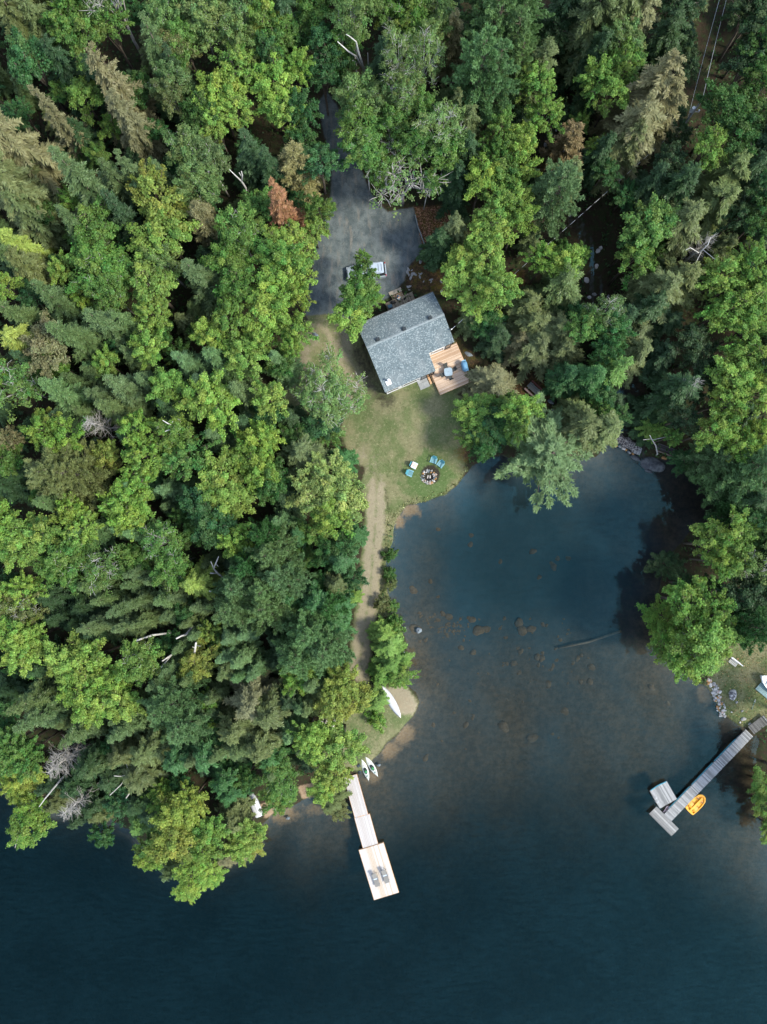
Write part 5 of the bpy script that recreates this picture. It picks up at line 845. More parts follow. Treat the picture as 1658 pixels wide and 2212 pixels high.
t1_, l1, w1 = dockpart('dock_section', 'pale dock section meeting the shore under the yellow-green tree', (743.6, 1681.8), (770.9, 1672.2), (767.5, 1767), .5, PALEW, group='pale dock sections')
t2_, l2, w2_ = dockpart('dock_section', 'pale dock section in the middle, between shore section and float', (767, 1768.1), (798.7, 1758.1), (785, 1832.6), .5, PALEW, group='pale dock sections')
for t_, l_, w_ in ((t1_, l1, w1), (t2_, l2, w2_)):
    for q in (-1, 1): MB().box((l_ / 2 + .05, q * w_ * .38, -.0), (.2, .12, .035)).build('hinge', STEEL, t_)
for q in (-1, 1): MB().tube([(-l1 / 2 + .6, q * (w1 / 2 + .07), -.1), (-l1 / 2 + .6, q * (w1 / 2 + .07), -1.2)], .035, 8).build('pipe', STEEL, t1_)
fp2, fl, fw_ = dockpart('swim_platform', 'broad cedar-edged floating platform carrying two loungers', (776.4, 1838.1), (828.4, 1820.1), (809.2, 1944.7), .6, PLATW, .26)
def lounger(p0, p1, label):
    a = Vector((*P(*p0, .95), 0)); b = Vector((*P(*p1, .95), 0)); m_ = (a + b) / 2; d = b - a; t = thing('sun_lounger', label, 'sun lounger', (m_.x, m_.y, .60), math.atan2(d.y, d.x), 'sun loungers on the swim platform'); Ln = 1.95
    MB().box((.42, 0, .36), (1.05, .56, .03)).build('seat', SLING, t); MB().add([(-.12, -.28, .37), (-.12, .28, .37), (-.95, .28, .66), (-.95, -.28, .66), (-.12, -.28, .40), (-.12, .28, .40), (-.95, .28, .69), (-.95, -.28, .69)], [(3, 2, 1, 0), (4, 5, 6, 7), (0, 1, 5, 4), (1, 2, 6, 5), (2, 3, 7, 6), (3, 0, 4, 7)]).build('backrest', SLING, t)
    MB().box((-.10, 0, .405), (.13, .5, .02)).build('hinge_plate', simple('bright_metal', (.62, .72, .78), .3, .4), t)
    fr = MB()
    for q in (-1, 1): fr.box((0, q * .30, .34), (1.9, .035, .05))
    fr.build('frame', GREYM, t)
    for q in (-1, 1):
        for xx in (-.7, .75): MB().box((xx, q * .30, .16), (.05, .04, .32)).build('leg', GREYM, t)
        MB().tube([(-.45, q * .36, .36), (-.42, q * .37, .55), (.1, q * .37, .56), (.14, q * .36, .36)], .022, 6).build('armrest', GREYM, t)
    return t
lounger((806.9, 1883.4), (817.3, 1917), 'grey sling sun lounger on the platform, nearer the water side with the deck shadow'); lounger((827.2, 1875.6), (838.1, 1909.2), 'grey sling sun lounger on the platform, set slightly nearer the shore')
# ---------------------------------------------------------------- grey dock across the cove
def RC(u, v): return ((2400 + u / 3.684) / 1.7358, (2700 + v / 3.684) / 1.7358)
def greydock(name, label, A, B, wd, z, cross=True, edge=None, nsec=1):
    a = Vector((*P(*A, z), 0)); b = Vector((*P(*B, z), 0)); m_ = (a + b) / 2; d = b - a; ln = d.length; t = thing(name, label, 'dock', (m_.x, m_.y, z), math.atan2(d.y, d.x)); bb = MB(); g = random.Random(int(ln * 10))
    if cross:
        n_ = round(ln / .14); st = ln / n_
        for k in range(n_):
            gap = .03 if nsec > 1 and any(abs(k - n_ * q / nsec) < .5 for q in range(1, nsec)) else .006
            bb.box((-ln / 2 + st * (k + .5), g.uniform(-.012, .012), -.02 + g.uniform(-.004, .004)), (st - gap, wd + g.uniform(-.02, .02), .04))
    else:
        n_ = max(3, round(wd / .14)); st = wd / n_
        for k in range(n_): bb.box((g.uniform(-.015, .015), -wd / 2 + st * (k + .5), -.02 + g.uniform(-.003, .003)), (ln, st - (.025 if k % 2 else .007), .04))
    bb.build('boards', GREYW if cross else GREYWX, t); rm = MB()
    for q in (-1, 1): rm.box((0, q * (wd / 2 - .06), -.14), (ln - .06, .05, .19))
    rm.build('stringer', GREYWX, t)
    for k in range(max(2, int(ln / 3))):
        xx = -ln / 2 + ln * (k + .5) / max(2, int(ln / 3)); MB().box((xx, 0, -.36), (.9, wd * .8, .3)).build('float', simple('float_blue', (.04, .17, .22), .5), t)
    return t, ln, wd
A = RC(1515, 179); B = RC(388, 1348)
gw_, gl_, gwd = greydock('gangway_dock', 'long weathered grey dock running out from the stony shore', A, B, 1.36, .5, True, nsec=4)
for k in range(3): MB().box((gl_ * (-.25 + .28 * k), -(gwd / 2 + .05), -.14), (gl_ * .26, .07, .16)).build('bumper', TEALM, gw_)
greydock('dock_end', 'short crosswise grey dock end with lengthwise boards', RC(180, 1245), RC(488, 1553), 1.37, .5, False)
rf1, rl, rw = greydock('swim_raft', 'square grey swim raft with teal edge moored askew', RC(445, 962), RC(210, 1100), 2.72, .55, True)
q0 = P(*RC(325, 1035), .55); q1 = P(*RC(255, 905), .55); q2 = P(*RC(445, 962), .55)
ctr = P(*RC(325, 1035), .55); e = Vector((*P(*RC(515, 1085), .55), 0)) - Vector((*P(*RC(375, 840), .55), 0)); rf1.location = (ctr[0], ctr[1], .55); rf1.rotation_euler = (0, 0, math.atan2(e.y, e.x) + math.pi / 2)
MB().box((.0, 1.40, -.1), (rl * .96, .09, .16)).build('bumper', TEALM, rf1) if False else None
MB().tube([(-rl * .45, 1.36, -.02), (0, 1.44, -.06), (rl * .45, 1.36, -.02)], .075, 8).build('bumper', TEALM, rf1)
for u, v in ((214, 1072), (240, 1122)):
    x, y = P(*RC(u, v), .6); b = MB(); d = e.normalized(); n_ = Vector((-d.y, d.x, 0)); b.tube([(x + n_.x * .18, y + n_.y * .18, .5), (x + n_.x * .12, y + n_.y * .12, .95), (x - n_.x * .2, y - n_.y * .2, .95), (x - n_.x * .22, y - n_.y * .22, -.3)], .022, 8)
    b.v = [((p[0] - ctr[0]), (p[1] - ctr[1]), p[2] - .55) for p in b.v]; o = b.build('ladder_rail', simple('rail_white', (.75, .75, .73), .4), rf1); o.matrix_parent_inverse = Matrix.Rotation(-rf1.rotation_euler.z, 4, 'Z')
rp = []
for u, v in ((330, 1275), (375, 1190), (415, 1200), (335, 1262), (395, 1185), (318, 1270), (440, 1225)): rp.append((*P(*RC(u, v), .45), .42))
tag(MB().tube(rp, .022, 6).build('mooring_rope', simple('rope_mauve', (.38, .31, .36), .9)), 'pale mauve mooring rope looped between the raft and the grey dock', 'rope')
# pedal boat
pa = Vector((*P(*RC(905, 1035), .35), 0)); pb = Vector((*P(*RC(680, 1262), .35), 0)); pm = Vector((*P(*RC(783, 1156), .35), 0)); d = pa - pb; pl_ = d.length
pbt = thing('pedal_boat', 'yellow pedal boat floating against the grey dock', 'pedal boat', (pm.x, pm.y, -.05), math.atan2(d.y, d.x)); out_ = [(-1.25, .30), (-1.20, .72), (-.6, .80), (.3, .80), (.85, .68), (1.18, .35), (1.25, 0)]; out_ = out_ + [(x, -y) for x, y in out_[-2::-1]]; k_ = pl_ / 2.6
rings = [[(x * k_ * s_, y * s_ * 1.0, z) for x, y in out_] for z, s_ in ((0, .86), (.2, .97), (.42, 1.0), (.46, .98), (.46, .86), (.30, .82))]
MB().loft(rings).build('hull', YEL, pbt)
ctr_ = MB().box((-.05, 0, .42), (1.9 * k_, .22, .22)); ctr_.build('centre_console', YEL, pbt)
for q in (-1, 1):
    MB().loft([[(x, q * .40 - .24, z), (x, q * .40 + .24, z), (x, q * .40 + .24, z + .10), (x, q * .40 - .24, z + .10)] for x, z in ((-.95, .52), (-.72, .34), (-.25, .32))]).build('seat', YELD, pbt)
    pdl = MB().blob((.62, q * .38, .30), (.30, .24, .03), 4, jag=.05); pdl.build('foot_well', YELD, pbt, True)
    pe = MB(); pe.tube([(.62, q * .38 - .16, .42), (.62, q * .38 + .16, .42)], .02, 6); pe.box((.66, q * .38 - .12, .46), (.12, .1, .03)); pe.box((.58, q * .38 + .12, .38), (.12, .1, .03)); pe.build('pedal', simple('pedal_grey', (.10, .10, .08), .6), pbt)
    gp = MB()
    for j in range(5): gp.tube([(-.18 + .0 * j, q * .42 - .16 + .08 * j, .43), (-.10, q * .42 - .13 + .08 * j, .44)], .02, 5)
    gp.build('seat_vent', simple('vent_dark', (.06, .05, .03), .7), pbt)
# shore steps walkway
wa = Vector((*P(1623.5, 1578.5, .7), 0)); wb = Vector((*P(1660, 1551, .9), 0)); d = wb - wa; sw = thing('boardwalk', 'dark weathered plank walk leading up from the grey dock', 'boardwalk', (wa.x, wa.y, .62), math.atan2(d.y, d.x))
bb = MB()
for k in range(17): bb.box((.1 + .15 * k, 0, .012 * k), (.14, 1.3, .04))
bb.build('boards', wood('dark_boards', (.05, .05, .05), (.13, .13, .125), plank=.15, axis=1), sw); MB().box((2.35, 0, .32), (.1, 1.3, .1)).build('rail', GREYWX, sw)
# ---------------------------------------------------------------- rocks on the opposite shore
def UQ(u, v): return ((2600 + u / 5.529) / 1.7358, (2400 + v / 5.529) / 1.7358)
SEEDST = [MB().blob((0, 0, 0), (.2, .16, .12), 50 + k, 10, 6, .28).mesh('stone', STONES[[1, 0, 1, 3, 2, 1, 1, 0][k]], True) for k in range(8)]
line = [(300, 810), (350, 870), (400, 930), (450, 1000), (480, 1070), (490, 1150), (510, 1220), (550, 1300), (580, 1380), (590, 1460), (590, 1540), (610, 1590)]; g = random.Random(6); NS = 0
lw = [40, 70, 80, 80, 80, 75, 80, 85, 95, 90, 70, 30]
for i in range(len(line) - 1):
    (u0, v0), (u1, v1) = line[i], line[i + 1]
    for k in range(11):
        t = g.random(); u = u0 + (u1 - u0) * t + g.uniform(-1, 1) * lw[i]; v = v0 + (v1 - v0) * t; x, y, z = G(*UQ(u, v)); r_ = g.choice([.5, .6, .75, .9, 1.1, 1.3]); o = link('stone', SEEDST[g.randrange(8)], None, (x, y, max(z, 0) + .05), g.uniform(0, 6.28)); o.scale = (r_ * .95, r_ * .95, r_); o.rotation_euler = (g.uniform(-.3, .3), g.uniform(-.3, .3), g.uniform(0, 6.28)); tag(o, 'rounded field stone packed in the row edging the grassy bank', 'stone', 'stones of the row on the bank')
x, y, z = G(*UQ(810, 1125)); m, nt = newmat('lichen_boulder'); v = objvec(nt); nn = noise(nt, 2.4, 6, .65, v, .6); out(nt, pbsdf(nt, mixc(nt, ramp(nt, nn, .42, .56), (.10, .10, .11), (.42, .42, .41)), .95, 0, .2))
tag(MB().blob((0, 0, .12), (.52, .72, .42), 31, 16, 9, .22).build('boulder', m, None, True, (x, y, z), .1), 'large lichen-grey boulder standing alone on the grassy bank', 'boulder')
for u, v, r_, lab in ((1040, 1635, .34, 'flat grey-green rock nearer the stone row on the lower bank'), (1180, 1740, .27, 'pale angular rock just above the shore end of the grey dock'), (900, 1285, .20, 'small blue-grey rock below the big boulder'), (795, 1490, .13, 'small white rock beside the end of the stone row'), (970, 1705, .16, 'small pale rock at the waterline by the grey dock'), (1015, 1470, .18, 'long narrow stone in the grass of the bank')):
    x, y, z = G(*UQ(u, v)); tag(MB().blob((0, 0, .04), (r_, r_ * .8, r_ * .5), int(u), 11, 6, .3).build('rock', STONES[1 if r_ < .17 else 0], None, True, (x, y, z), .3), lab, 'rock', 'loose rocks on the bank')
a = G(*UQ(1275, 1260)); b_ = G(*UQ(1200, 1450)); pt = thing('boat_pole', 'thin pole with a ring handle lying on the bank', 'pole', (a[0], a[1], a[2] + .06), math.atan2(b_[1] - a[1], b_[0] - a[0])); MB().tube([(0, 0, .0), (1.25, 0, 0)], .016, 6).build('shaft', TEALM, pt); MB().tube([(.11 * math.cos(q) - .1, .08 * math.sin(q), .02) for q in [2 * math.pi * k / 14 for k in range(15)]], .018, 6).build('ring_handle', WHITE, pt); MB().tube([(.08, -.12, 0), (.12, .14, 0)], .02, 6).build('cross_bar', WHITE, pt)
# lattice swing bench
x, y, z = G(*UQ(835, 430)); sg = thing('garden_swing', 'white lattice garden swing tipped over on the grass', 'swing', (x, y, z), math.radians(-37)); b = MB()
for k in range(7): b.box((-.55 + .18 * k, -.22, .25), (.035, .62, .025))
for k in range(5): b.box((0, -.50 + .14 * k, .28), (1.12, .035, .025))
b.build('lattice_seat', WHITE, sg); b = MB()
for k in range(8): b.box((-.55 + .16 * k, .22, .42), (.03, .03, .38), mi=0)
b.box((0, .22, .62), (1.3, .05, .04)); b.box((0, .22, .24), (1.3, .05, .04)); b.build('backrest', WHITE, sg)
MB().box((.12, .12, .7), (1.9, .10, .06)).build('top_beam', simple('beam_pale', (.62, .64, .66), .5), sg); MB().tube([(.75, .4, .02), (.8, .1, .66)], .03, 6).build('leg', EDGEW, sg); MB().tube([(-.75, .4, .02), (-.8, .1, .66)], .03, 6).build('leg', EDGEW, sg)
tag(MB().tube([(.12 * math.cos(q), .09 * math.sin(q), 0) for q in [2 * math.pi * k / 12 for k in range(13)]], .03, 6).build('rope_coil', EDGEW, None, False, (*G(*UQ(923, 392))[:2], G(*UQ(923, 392))[2] + .05)), 'small tan rope coil hung beside the lattice swing', 'rope')
# aluminium boat at the frame edge
x, y, z = G(*UQ(1352, 715)); bo = thing('fishing_boat', 'open aluminium fishing boat with its bow on the grass', 'boat', (x, y, z + .3), math.radians(-40)); ALU = simple('boat_aluminium', (.60, .64, .66), .3, .3, .06, 1.5); rings = []
for u, w, h in ((0.02, .04, .62), (.25, .30, .60), (.7, .58, .56), (1.4, .76, .52), (2.4, .82, .50), (3.6, .80, .50), (4.1, .78, .50)):
    rings.append([(u, -w, h), (u, -w * .92, h * .4), (u, -w * .6, .03), (u, 0, 0), (u, w * .6, .03), (u, w * .92, h * .4), (u, w, h), (u, w * .93, h), (u, w * .84, h * .42), (u, w * .5, .09), (u, -w * .5, .09), (u, -w * .84, h * .42), (u, -w * .93, h)])
MB().loft(rings).build('hull', ALU, bo, True); gb = MB()
for q in (-1, 1): gb.tube([(r_[0][0], q * abs(r_[0][1]), r_[0][2] + .01) for r_ in rings], .035, 6)
gb.build('gunwale', STEEL, bo)
for xx, ww in ((1.5, 1.3), (2.7, 1.5)): MB().box((xx, 0, .32), (.28, ww, .04)).build('bench', ALU, bo)
MB().add([(.12, 0, .58), (.6, -.46, .55), (.6, .46, .55), (.12, 0, .61), (.6, -.46, .58), (.6, .46, .58)], [(2, 1, 0), (3, 4, 5), (0, 1, 4, 3), (1, 2, 5, 4), (2, 0, 3, 5)]).build('bow_deck', ALU, bo)
x, y, z = G(*UQ(1500, 1040)); pal = thing('boat_rack', 'ribbed blue-grey plank rack under the aluminium boat', 'rack', (x, y, z + .1), math.radians(-40)); bb = MB()
for k in range(14): bb.box((-1.15 + .17 * k, 0, .05), (.12, 1.5, .05))
bb.build('slat', simple('rack_teal_wood', (.22, .34, .36), .7, var=.2), pal); MB().box((0, -.6, -.03), (2.4, .1, .1)).build('runner', GREYWX, pal); MB().box((0, .6, -.03), (2.4, .1, .1)).build('runner', GREYWX, pal)
# ---------------------------------------------------------------- picnic table
def QT(u, v): return ((1940 + u / 11.84) / 1.7358, (1400 + v / 11.84) / 1.7358)
x, y, z = G(*QT(757, 690)); x, y = P(*QT(757, 690), z + .75); z = tz(x, y); pa = Vector((*P(*QT(515, 465), z + .75), 0)); pb = Vector((*P(*QT(995, 915), z + .75), 0)); d = pb - pa
pt_ = thing('picnic_table', 'weathered picnic table with red-brown benches in the clearing', 'picnic table', (x, y, z), math.atan2(d.y, d.x)); bb = MB(); PICW = wood('picnic_top', (.11, .125, .12), (.22, .23, .21), plank=.15, axis=0)
for k in range(5): bb.box((0, -.31 + .155 * k, .735), (d.length, .148, .04))
bb.build('table_top', PICW, pt_); BEN = [wood('bench_pinkgrey', (.20, .13, .11), (.33, .25, .23), plank=.2, axis=0), wood('bench_red', (.13, .045, .035), (.2, .08, .065), plank=.2, axis=0)]
for k, q in enumerate((-1, 1)): MB().box((0, q * .70, .44), (d.length, .26, .04)).build('bench', BEN[k], pt_)
for xx in (-.6, .6):
    MB().box((xx, 0, .415), (.09, 1.5, .04)).build('cross_beam', PICW, pt_)
    for q in (-1, 1): MB().tube([(xx, q * .26, .71), (xx, q * .62, .0)], .05, 4).build('leg', PICW, pt_)
# ---------------------------------------------------------------- retaining edge, rocks behind the cottage
def WQ(u, v): return ((1490 + u / 6.14) / 1.7358, (780 + v / 6.14) / 1.7358)
pts = []
for u, v in ((415, 190), (470, 430), (560, 670), (640, 890), (700, 1085), (765, 1068)): p = G(*WQ(u, v)); pts.append(Vector((p[0], p[1], 0)))
wl = thing('retaining_edge', 'thin pale metal edging holding back the leafy slope by the driveway', 'edging', (pts[0].x, pts[0].y, tz(pts[0].x, pts[0].y))); zz0 = wl.location.z; bb = MB()
for a, b_ in zip(pts[:-1], pts[1:]):
    d = b_ - a; m_ = (a + b_) / 2 - pts[0]; bb.box((m_.x, m_.y, tz((a.x + b_.x) / 2, (a.y + b_.y) / 2) + .2 - zz0), (d.length + .02, .06, .55), math.atan2(d.y, d.x))
bb.build('panel', simple('pale_edge_metal', (.34, .38, .38), .5, .3), wl)
g = random.Random(12)
for k in range(20):
    dx = g.uniform(880, 955); dy = g.uniform(562, 632); x, y, z = G(dx, dy)
    if sdpoly(np.array([x]), np.array([y]), ROCKY)[0] < .1: continue
    o = link('rock', SEEDST[[1, 7][k % 2]], None, (x, y, z), g.uniform(0, 6.28)); s_ = g.uniform(.6, 1.9); o.scale = (s_, s_ * .7, s_ * .4); tag(o, 'flat grey rock in the leaf-strewn ground between driveway and cottage', 'rock', 'rocks in the bare ground behind the cottage')
for dx, dy, r_, lab in ((1012, 765, .55, 'long flat grey rock beside the cedar deck edge'), (1040, 800, .8, 'broad blue-grey bedrock slab below the covered grill'), (1018, 805, .3, 'small pale rock touching the deck corner by the grill'), (1190, 868, .45, 'blue-grey stone edging by the picnic table'), (1200, 885, .5, 'long grey stone at the end of the picnic clearing'), (681, 722, .42, 'flat grey stone in the dry grass of the side yard'), (1287, 890, .5, 'pale rock under the hemlocks by the creek mouth')):
    x, y, z = G(dx, dy); tag(MB().blob((0, 0, 0), (r_, r_ * .55, .16), int(dx), 12, 6, .28).build('rock', STONES[4 if r_ > .4 else 1], None, True, (x, y, z), -.35), lab, 'rock')
# ---------------------------------------------------------------- dam, ledge, creek stones
def DQ(u, v): return ((2240 + u / 4.145) / 1.7358, (1560 + v / 4.145) / 1.7358)
x, y, z = G(*DQ(450, 420)); dm = thing('stone_dam', 'low dam of dark stones veined with pale mortar across the creek mouth', 'dam', (x, y, 0), math.radians(-28))
m, nt = newmat('mortared_stone'); v = objvec(nt); vo = N(nt, 'TexVoronoi'); vo.feature = 'DISTANCE_TO_EDGE'; vo.inputs['Scale'].default_value = 3.0; nt.links.new(v, vo.inputs['Vector']); nn = noise(nt, 5, 4, .6, v); out(nt, pbsdf(nt, mixc(nt, ramp(nt, vo.outputs[0], .03, .09), (.36, .34, .31), mixc(nt, nn, (.03, .03, .035), (.10, .09, .09))), .95))
b = MB(); gg = random.Random(1); rr_ = []
for k in range(14):
    xx = -1.7 + 3.6 * k / 13; w_ = .75 + .15 * math.sin(k * 1.3); rr_.append([(xx, -w_ + gg.uniform(-.1, .1), -.8), (xx, -w_ * .8, .1), (xx, -w_ * .4, .5 + gg.uniform(-.06, .06)), (xx, w_ * .4, .55 + gg.uniform(-.06, .06)), (xx, w_ * .9, .25), (xx, w_ + gg.uniform(-.1, .1), -.8)])
b.loft(rr_).build('masonry', m, dm)
for k in range(10):
    b = MB().blob((-1.3 + .3 * k + gg.uniform(-.1, .1), -.85 + gg.uniform(-.15, .1), .05), (.2, .16, .16), k, 9, 5, .3); b.build('stone', STONES[gg.choice([0, 4, 4, 1, 2])], dm, True)
MB().box((1.75, -.25, .35), (.9, 1.0, .14), .15).build('plank_sluice', GREYW, dm)
x, y, z = G(*DQ(860, 750)); m, nt = newmat('wet_bedrock'); v = objvec(nt); nn = noise(nt, 1.4, 6, .65, v, .8); out(nt, pbsdf(nt, mixc(nt, ramp(nt, nn, .4, .65), (.035, .042, .05), (.10, .11, .115)), .6, 0, .4))
tag(MB().blob((0, 0, -.12), (1.75, 1.05, .5), 44, 26, 9, .16).build('rock_ledge', m, None, True, (x, y, 0), -.15), 'dark wet bedrock ledge sloping into the cove beside the dam', 'rock ledge')
for u, v, r_, lab in ((600, 650, .7, 'brown rock shelf at the water below the dam'), (1040, 650, .42, 'rusty orange rock beside the fallen timber'), (800, 850, .55, 'pale-edged shelf rock under the ledge'), (1490, 770, .5, 'rust-stained rock at the end of the fallen timber')):
    x, y = P(*DQ(u, v), 0); tag(MB().blob((0, 0, -.05), (r_, r_ * .6, .26), int(u + 3), 14, 6, .28).build('rock', STONES[2] if 'rust' in lab else m, None, True, (x, y, 0), -.5), lab, 'rock')
a = P(*DQ(930, 500), .6); b_ = P(*DQ(1560, 740), .4); d = Vector((b_[0] - a[0], b_[1] - a[1], 0)); tm = thing('timber_crib', 'long dark timber bank wall half fallen along the shaded shore', 'timber wall', (a[0], a[1], 0), math.atan2(d.y, d.x)); DWD = wood('wet_timber', (.035, .035, .035), (.09, .085, .08), plank=.3, axis=0)
MB().box((d.length / 2, .35, .35), (d.length, .8, .25)).build('deck_beam', DWD, tm); MB().tube([(0, -.2, .25), (d.length, -.25, .2)], .13, 8).build('log', simple('timber_edge', (.16, .13, .10), .9), tm); MB().tube([(d.length * .5, -.4, .2), (d.length * .78, -1.3, .05), (d.length * .95, -1.75, -.1)], .14, 8).build('log', DWD, tm); MB().box((d.length * .48, -.35, .35), (.1, .3, .3)).build('white_block', simple('block_pale', (.5, .5, .48), .8), tm)
g = random.Random(21)
for k in range(34):
    i = g.randrange(2, len(CREEK) - 2); t = g.random(); cx1 = CREEK[i] * (1 - t) + CREEK[i + 1] * t; x, y = cx1[0] + g.uniform(-1.6, 1.6), cx1[1] + g.uniform(-1.6, 1.6); o = link('creek_stone', SEEDST[g.choice([0, 1, 6, 7])], None, (x, y, tz(x, y) + .03), g.uniform(0, 6.28)); s_ = g.uniform(.8, 2.4); o.scale = (s_, s_, s_ * .7); tag(o, 'rounded stone in the shaded bed of the creek', 'stone', 'stones in the creek bed')
# ---------------------------------------------------------------- sunken stones, sunken log
SS = [MB().blob((0, 0, 0), (.3, .24, .17), 70 + k, 11, 6, .25).mesh('sunken_stone', SUBST, True) for k in range(5)]
near = [(1018, 505, 46), (1030, 760, 60), (1440, 770, 60), (1490, 760, 45), (1400, 700, 40), (1380, 690, 26), (1180, 700, 24), (1210, 660, 30), (1250, 680, 40), (1060, 655, 22), (1100, 830, 26), (1130, 450, 26), (1180, 550, 20), (1390, 210, 30), (1180, 110, 26), (1395, 150, 26), (1585, 320, 26), (1330, 880, 30), (1410, 910, 32), (1360, 1380, 34), (1605, 1390, 60), (1150, 1380, 24), (1100, 1595, 34), (1410, 1320, 20)]
lst = [(553 + u / 3, 1106 + v / 3, r_ / 57) for u, v, r_ in near]
for u, v, r_ in ((50, 720, 50), (125, 760, 45), (70, 770, 55), (140, 255, 36), (300, 300, 28), (275, 355, 40), (370, 300, 30), (180, 425, 26), (60, 905, 32), (170, 940, 38), (200, 950, 34), (15, 980, 34), (50, 1040, 30), (240, 1115, 40), (430, 950, 30), (520, 1005, 40), (510, 1100, 36), (450, 1100, 26), (345, 1290, 45), (135, 1465, 55), (910, 1135, 36), (1015, 1240, 26), (400, 980, 22), (270, 995, 22), (205, 730, 26), (260, 330, 24)): lst.append((1105 + u / 3, 1106 + v / 3, r_ / 57))
g = random.Random(9)
for k in range(70): a = g.random(); lst.append((925 + 95 * a + g.uniform(-22, 22), 1330 + 38 * math.sin(a * 3) + g.uniform(-16, 16), g.uniform(.12, .32)))
for k in range(36): lst.append((1105 + g.uniform(-30, 180), 1385 + g.uniform(-50, 70), g.uniform(.14, .4)))
for k in range(30): lst.append((g.uniform(890, 1250), g.uniform(1380, 1640), g.uniform(.12, .34)))
for dx, dy, r_ in lst:
    z = -.8
    for _ in range(4): x, y = P(dx, dy, z); z = min(tz(x, y), -.1)
    o = link('sunken_stone', SS[g.randrange(5)], None, (x, y, z - .03), g.uniform(0, 6.28)); s_ = r_ / .3 * .85; o.scale = (s_, s_, s_ * .6); tag(o, 'brown stone lying under the clear shallow water of the cove', 'stone', 'stones under the water of the cove')
p0 = (1205, 1400); p1 = (1340, 1362); q = [(*P(*p0, -1.2), 0), (*P(1270, 1386, -1.1), 0), (*P(*p1, -1.0), 0)]; tag(MB().tube([(p[0] - q[0][0], p[1] - q[0][1], tz(p[0], p[1]) + .3 + .1) for p in q], [.12, .15, .17], 8).build('sunken_log', simple('sunken_wood', (.16, .13, .10), .95), None, True, (q[0][0], q[0][1], 0)), 'long sunken log under water pointing to the big shore tree', 'log')
# rocks by the shore near the bush and point
for dx, dy, r_, lab in ((874, 1355, .18, 'dark rock breaking the surface beside the shore bush'), (891, 1460, .22, 'pale grey rock in the water below the shore bush'), (872, 1409, .22, 'light rock half under the shore bush'), (905, 1362, .5, 'dark flat slab just under the water off the footpath'), (613, 1755, .2, 'pale rock at the waterline near the upturned rowboat'), (622, 1768, .3, 'dark rock in the shallows near the upturned rowboat')):
    z = 0.0; x, y = P(dx, dy, 0); z = tz(x, y); tag(MB().blob((0, 0, 0), (r_, r_ * .75, r_ * .6), int(dx), 11, 6, .25).build('rock', STONES[4 if 'dark' in lab else 1], None, True, (x, y, max(z, -.12)), .2), lab, 'rock')
# ---------------------------------------------------------------- utility pole and wires
PZ = 8.0; tipx, tipy = P(1516.3, 217.7, 0); z0 = 3.0
for _ in range(4): tipx, tipy = P(1516.3, 217.7, z0 + PZ); z0 = tz(tipx - .5, tipy - .8)
bx, by = tipx - .55, tipy - .9; z0 = tz(bx, by); up = thing('utility_pole', 'leaning grey utility pole with white insulators beside the wire run', 'utility pole', (bx, by, z0)); tx, ty = tipx - bx, tipy - by
MB().tube([(0, 0, -.5), (tx * .5, ty * .5, PZ * .5), (tx, ty, PZ)], [.17, .15, .12], 10).build('pole', simple('pole_wood', (.26, .27, .25), .9, var=.3), up)
MB().tube([(tx, ty, PZ), (tx, ty + .05, PZ + .25)], [.09, .06], 8).build('insulator', WHITE, up)
tr_ = MB(); tr_.tube([(tx * .8 - .3, ty * .8, PZ * .76), (tx * .8 - .3, ty * .8, PZ * .86)], .20, 12); tr_.build('transformer', simple('transformer_grey', (.6, .64, .66), .4, .3), up)
b = MB(); b.box((tx * .78 + .35, ty * .78 - .1, PZ * .78), (.4, .06, .06)); b.tube([(tx * .78 + .5, ty * .78 - .1, PZ * .78), (tx * .78 + .5, ty * .78 - .1, PZ * .82)], .11, 8); b.build('cutout_fuse', WHITE, up)
MB().tube([(tx * .45 - .12, ty * .45, PZ * .5), (tx * .45 - .12, ty * .45, PZ * .54)], .09, 8).build('insulator', WHITE, up); MB().tube([(.45, -.9, .0), (tx * .7 + .1, ty * .7, PZ * .7)], .012, 5).build('guy_wire', STEEL, up); MB().tube([(.33, -.66, 1.4), (.36, -.72, 1.1)], .07, 6).build('guy_marker', WHITE, up)
WIRE = simple('wire_aluminium', (.42, .45, .47), .5, .5); top = (bx + tx, by + ty, z0 + PZ + .2); low = (bx + tx * .62 - .1, by + ty * .62, z0 + PZ * .62)
def wire(name, a, b_, sag, r_, label, mat=WIRE):
    pts = [tuple(a[i] + (b_[i] - a[i]) * t - (4 * sag * t * (1 - t) if i == 2 else 0) for i in range(3)) for t in [k / 24 for k in range(25)]]
    tag(MB().tube([(p[0] - a[0], p[1] - a[1], p[2] - a[2]) for p in pts], r_, 5).build(name, mat, None, True, a), label, 'power line')
fa = P(1580, -45, z0 + 8.4); wire('power_line', top, (fa[0], fa[1], z0 + 8.6), .25, .022, 'upper overhead wire from the pole tip to the top edge'); fb = P(1568, -45, z0 + 7.2); wire('power_line', (low[0], low[1], low[2]), (fb[0], fb[1], z0 + 7.0), .25, .022, 'lower overhead wire meeting the pole below the transformer')
m, nt = newmat('twisted_cable'); v = objvec(nt); le = N(nt, 'VectorMath', operation='LENGTH'); nt.links.new(v, le.inputs[0]); f2 = mth(nt, 'GREATER_THAN', mth(nt, 'FRACT', mth(nt, 'MULTIPLY', le.outputs['Value'], .75)), .38); out(nt, pbsdf(nt, mixc(nt, f2, (.02, .02, .02), (.5, .53, .54)), .5))
wire('service_line', (bx + tx * .5 - .12, by + ty * .5, z0 + PZ * .53), MAST, .5, .022, 'twisted black and silver service line from the pole to the cottage', m)
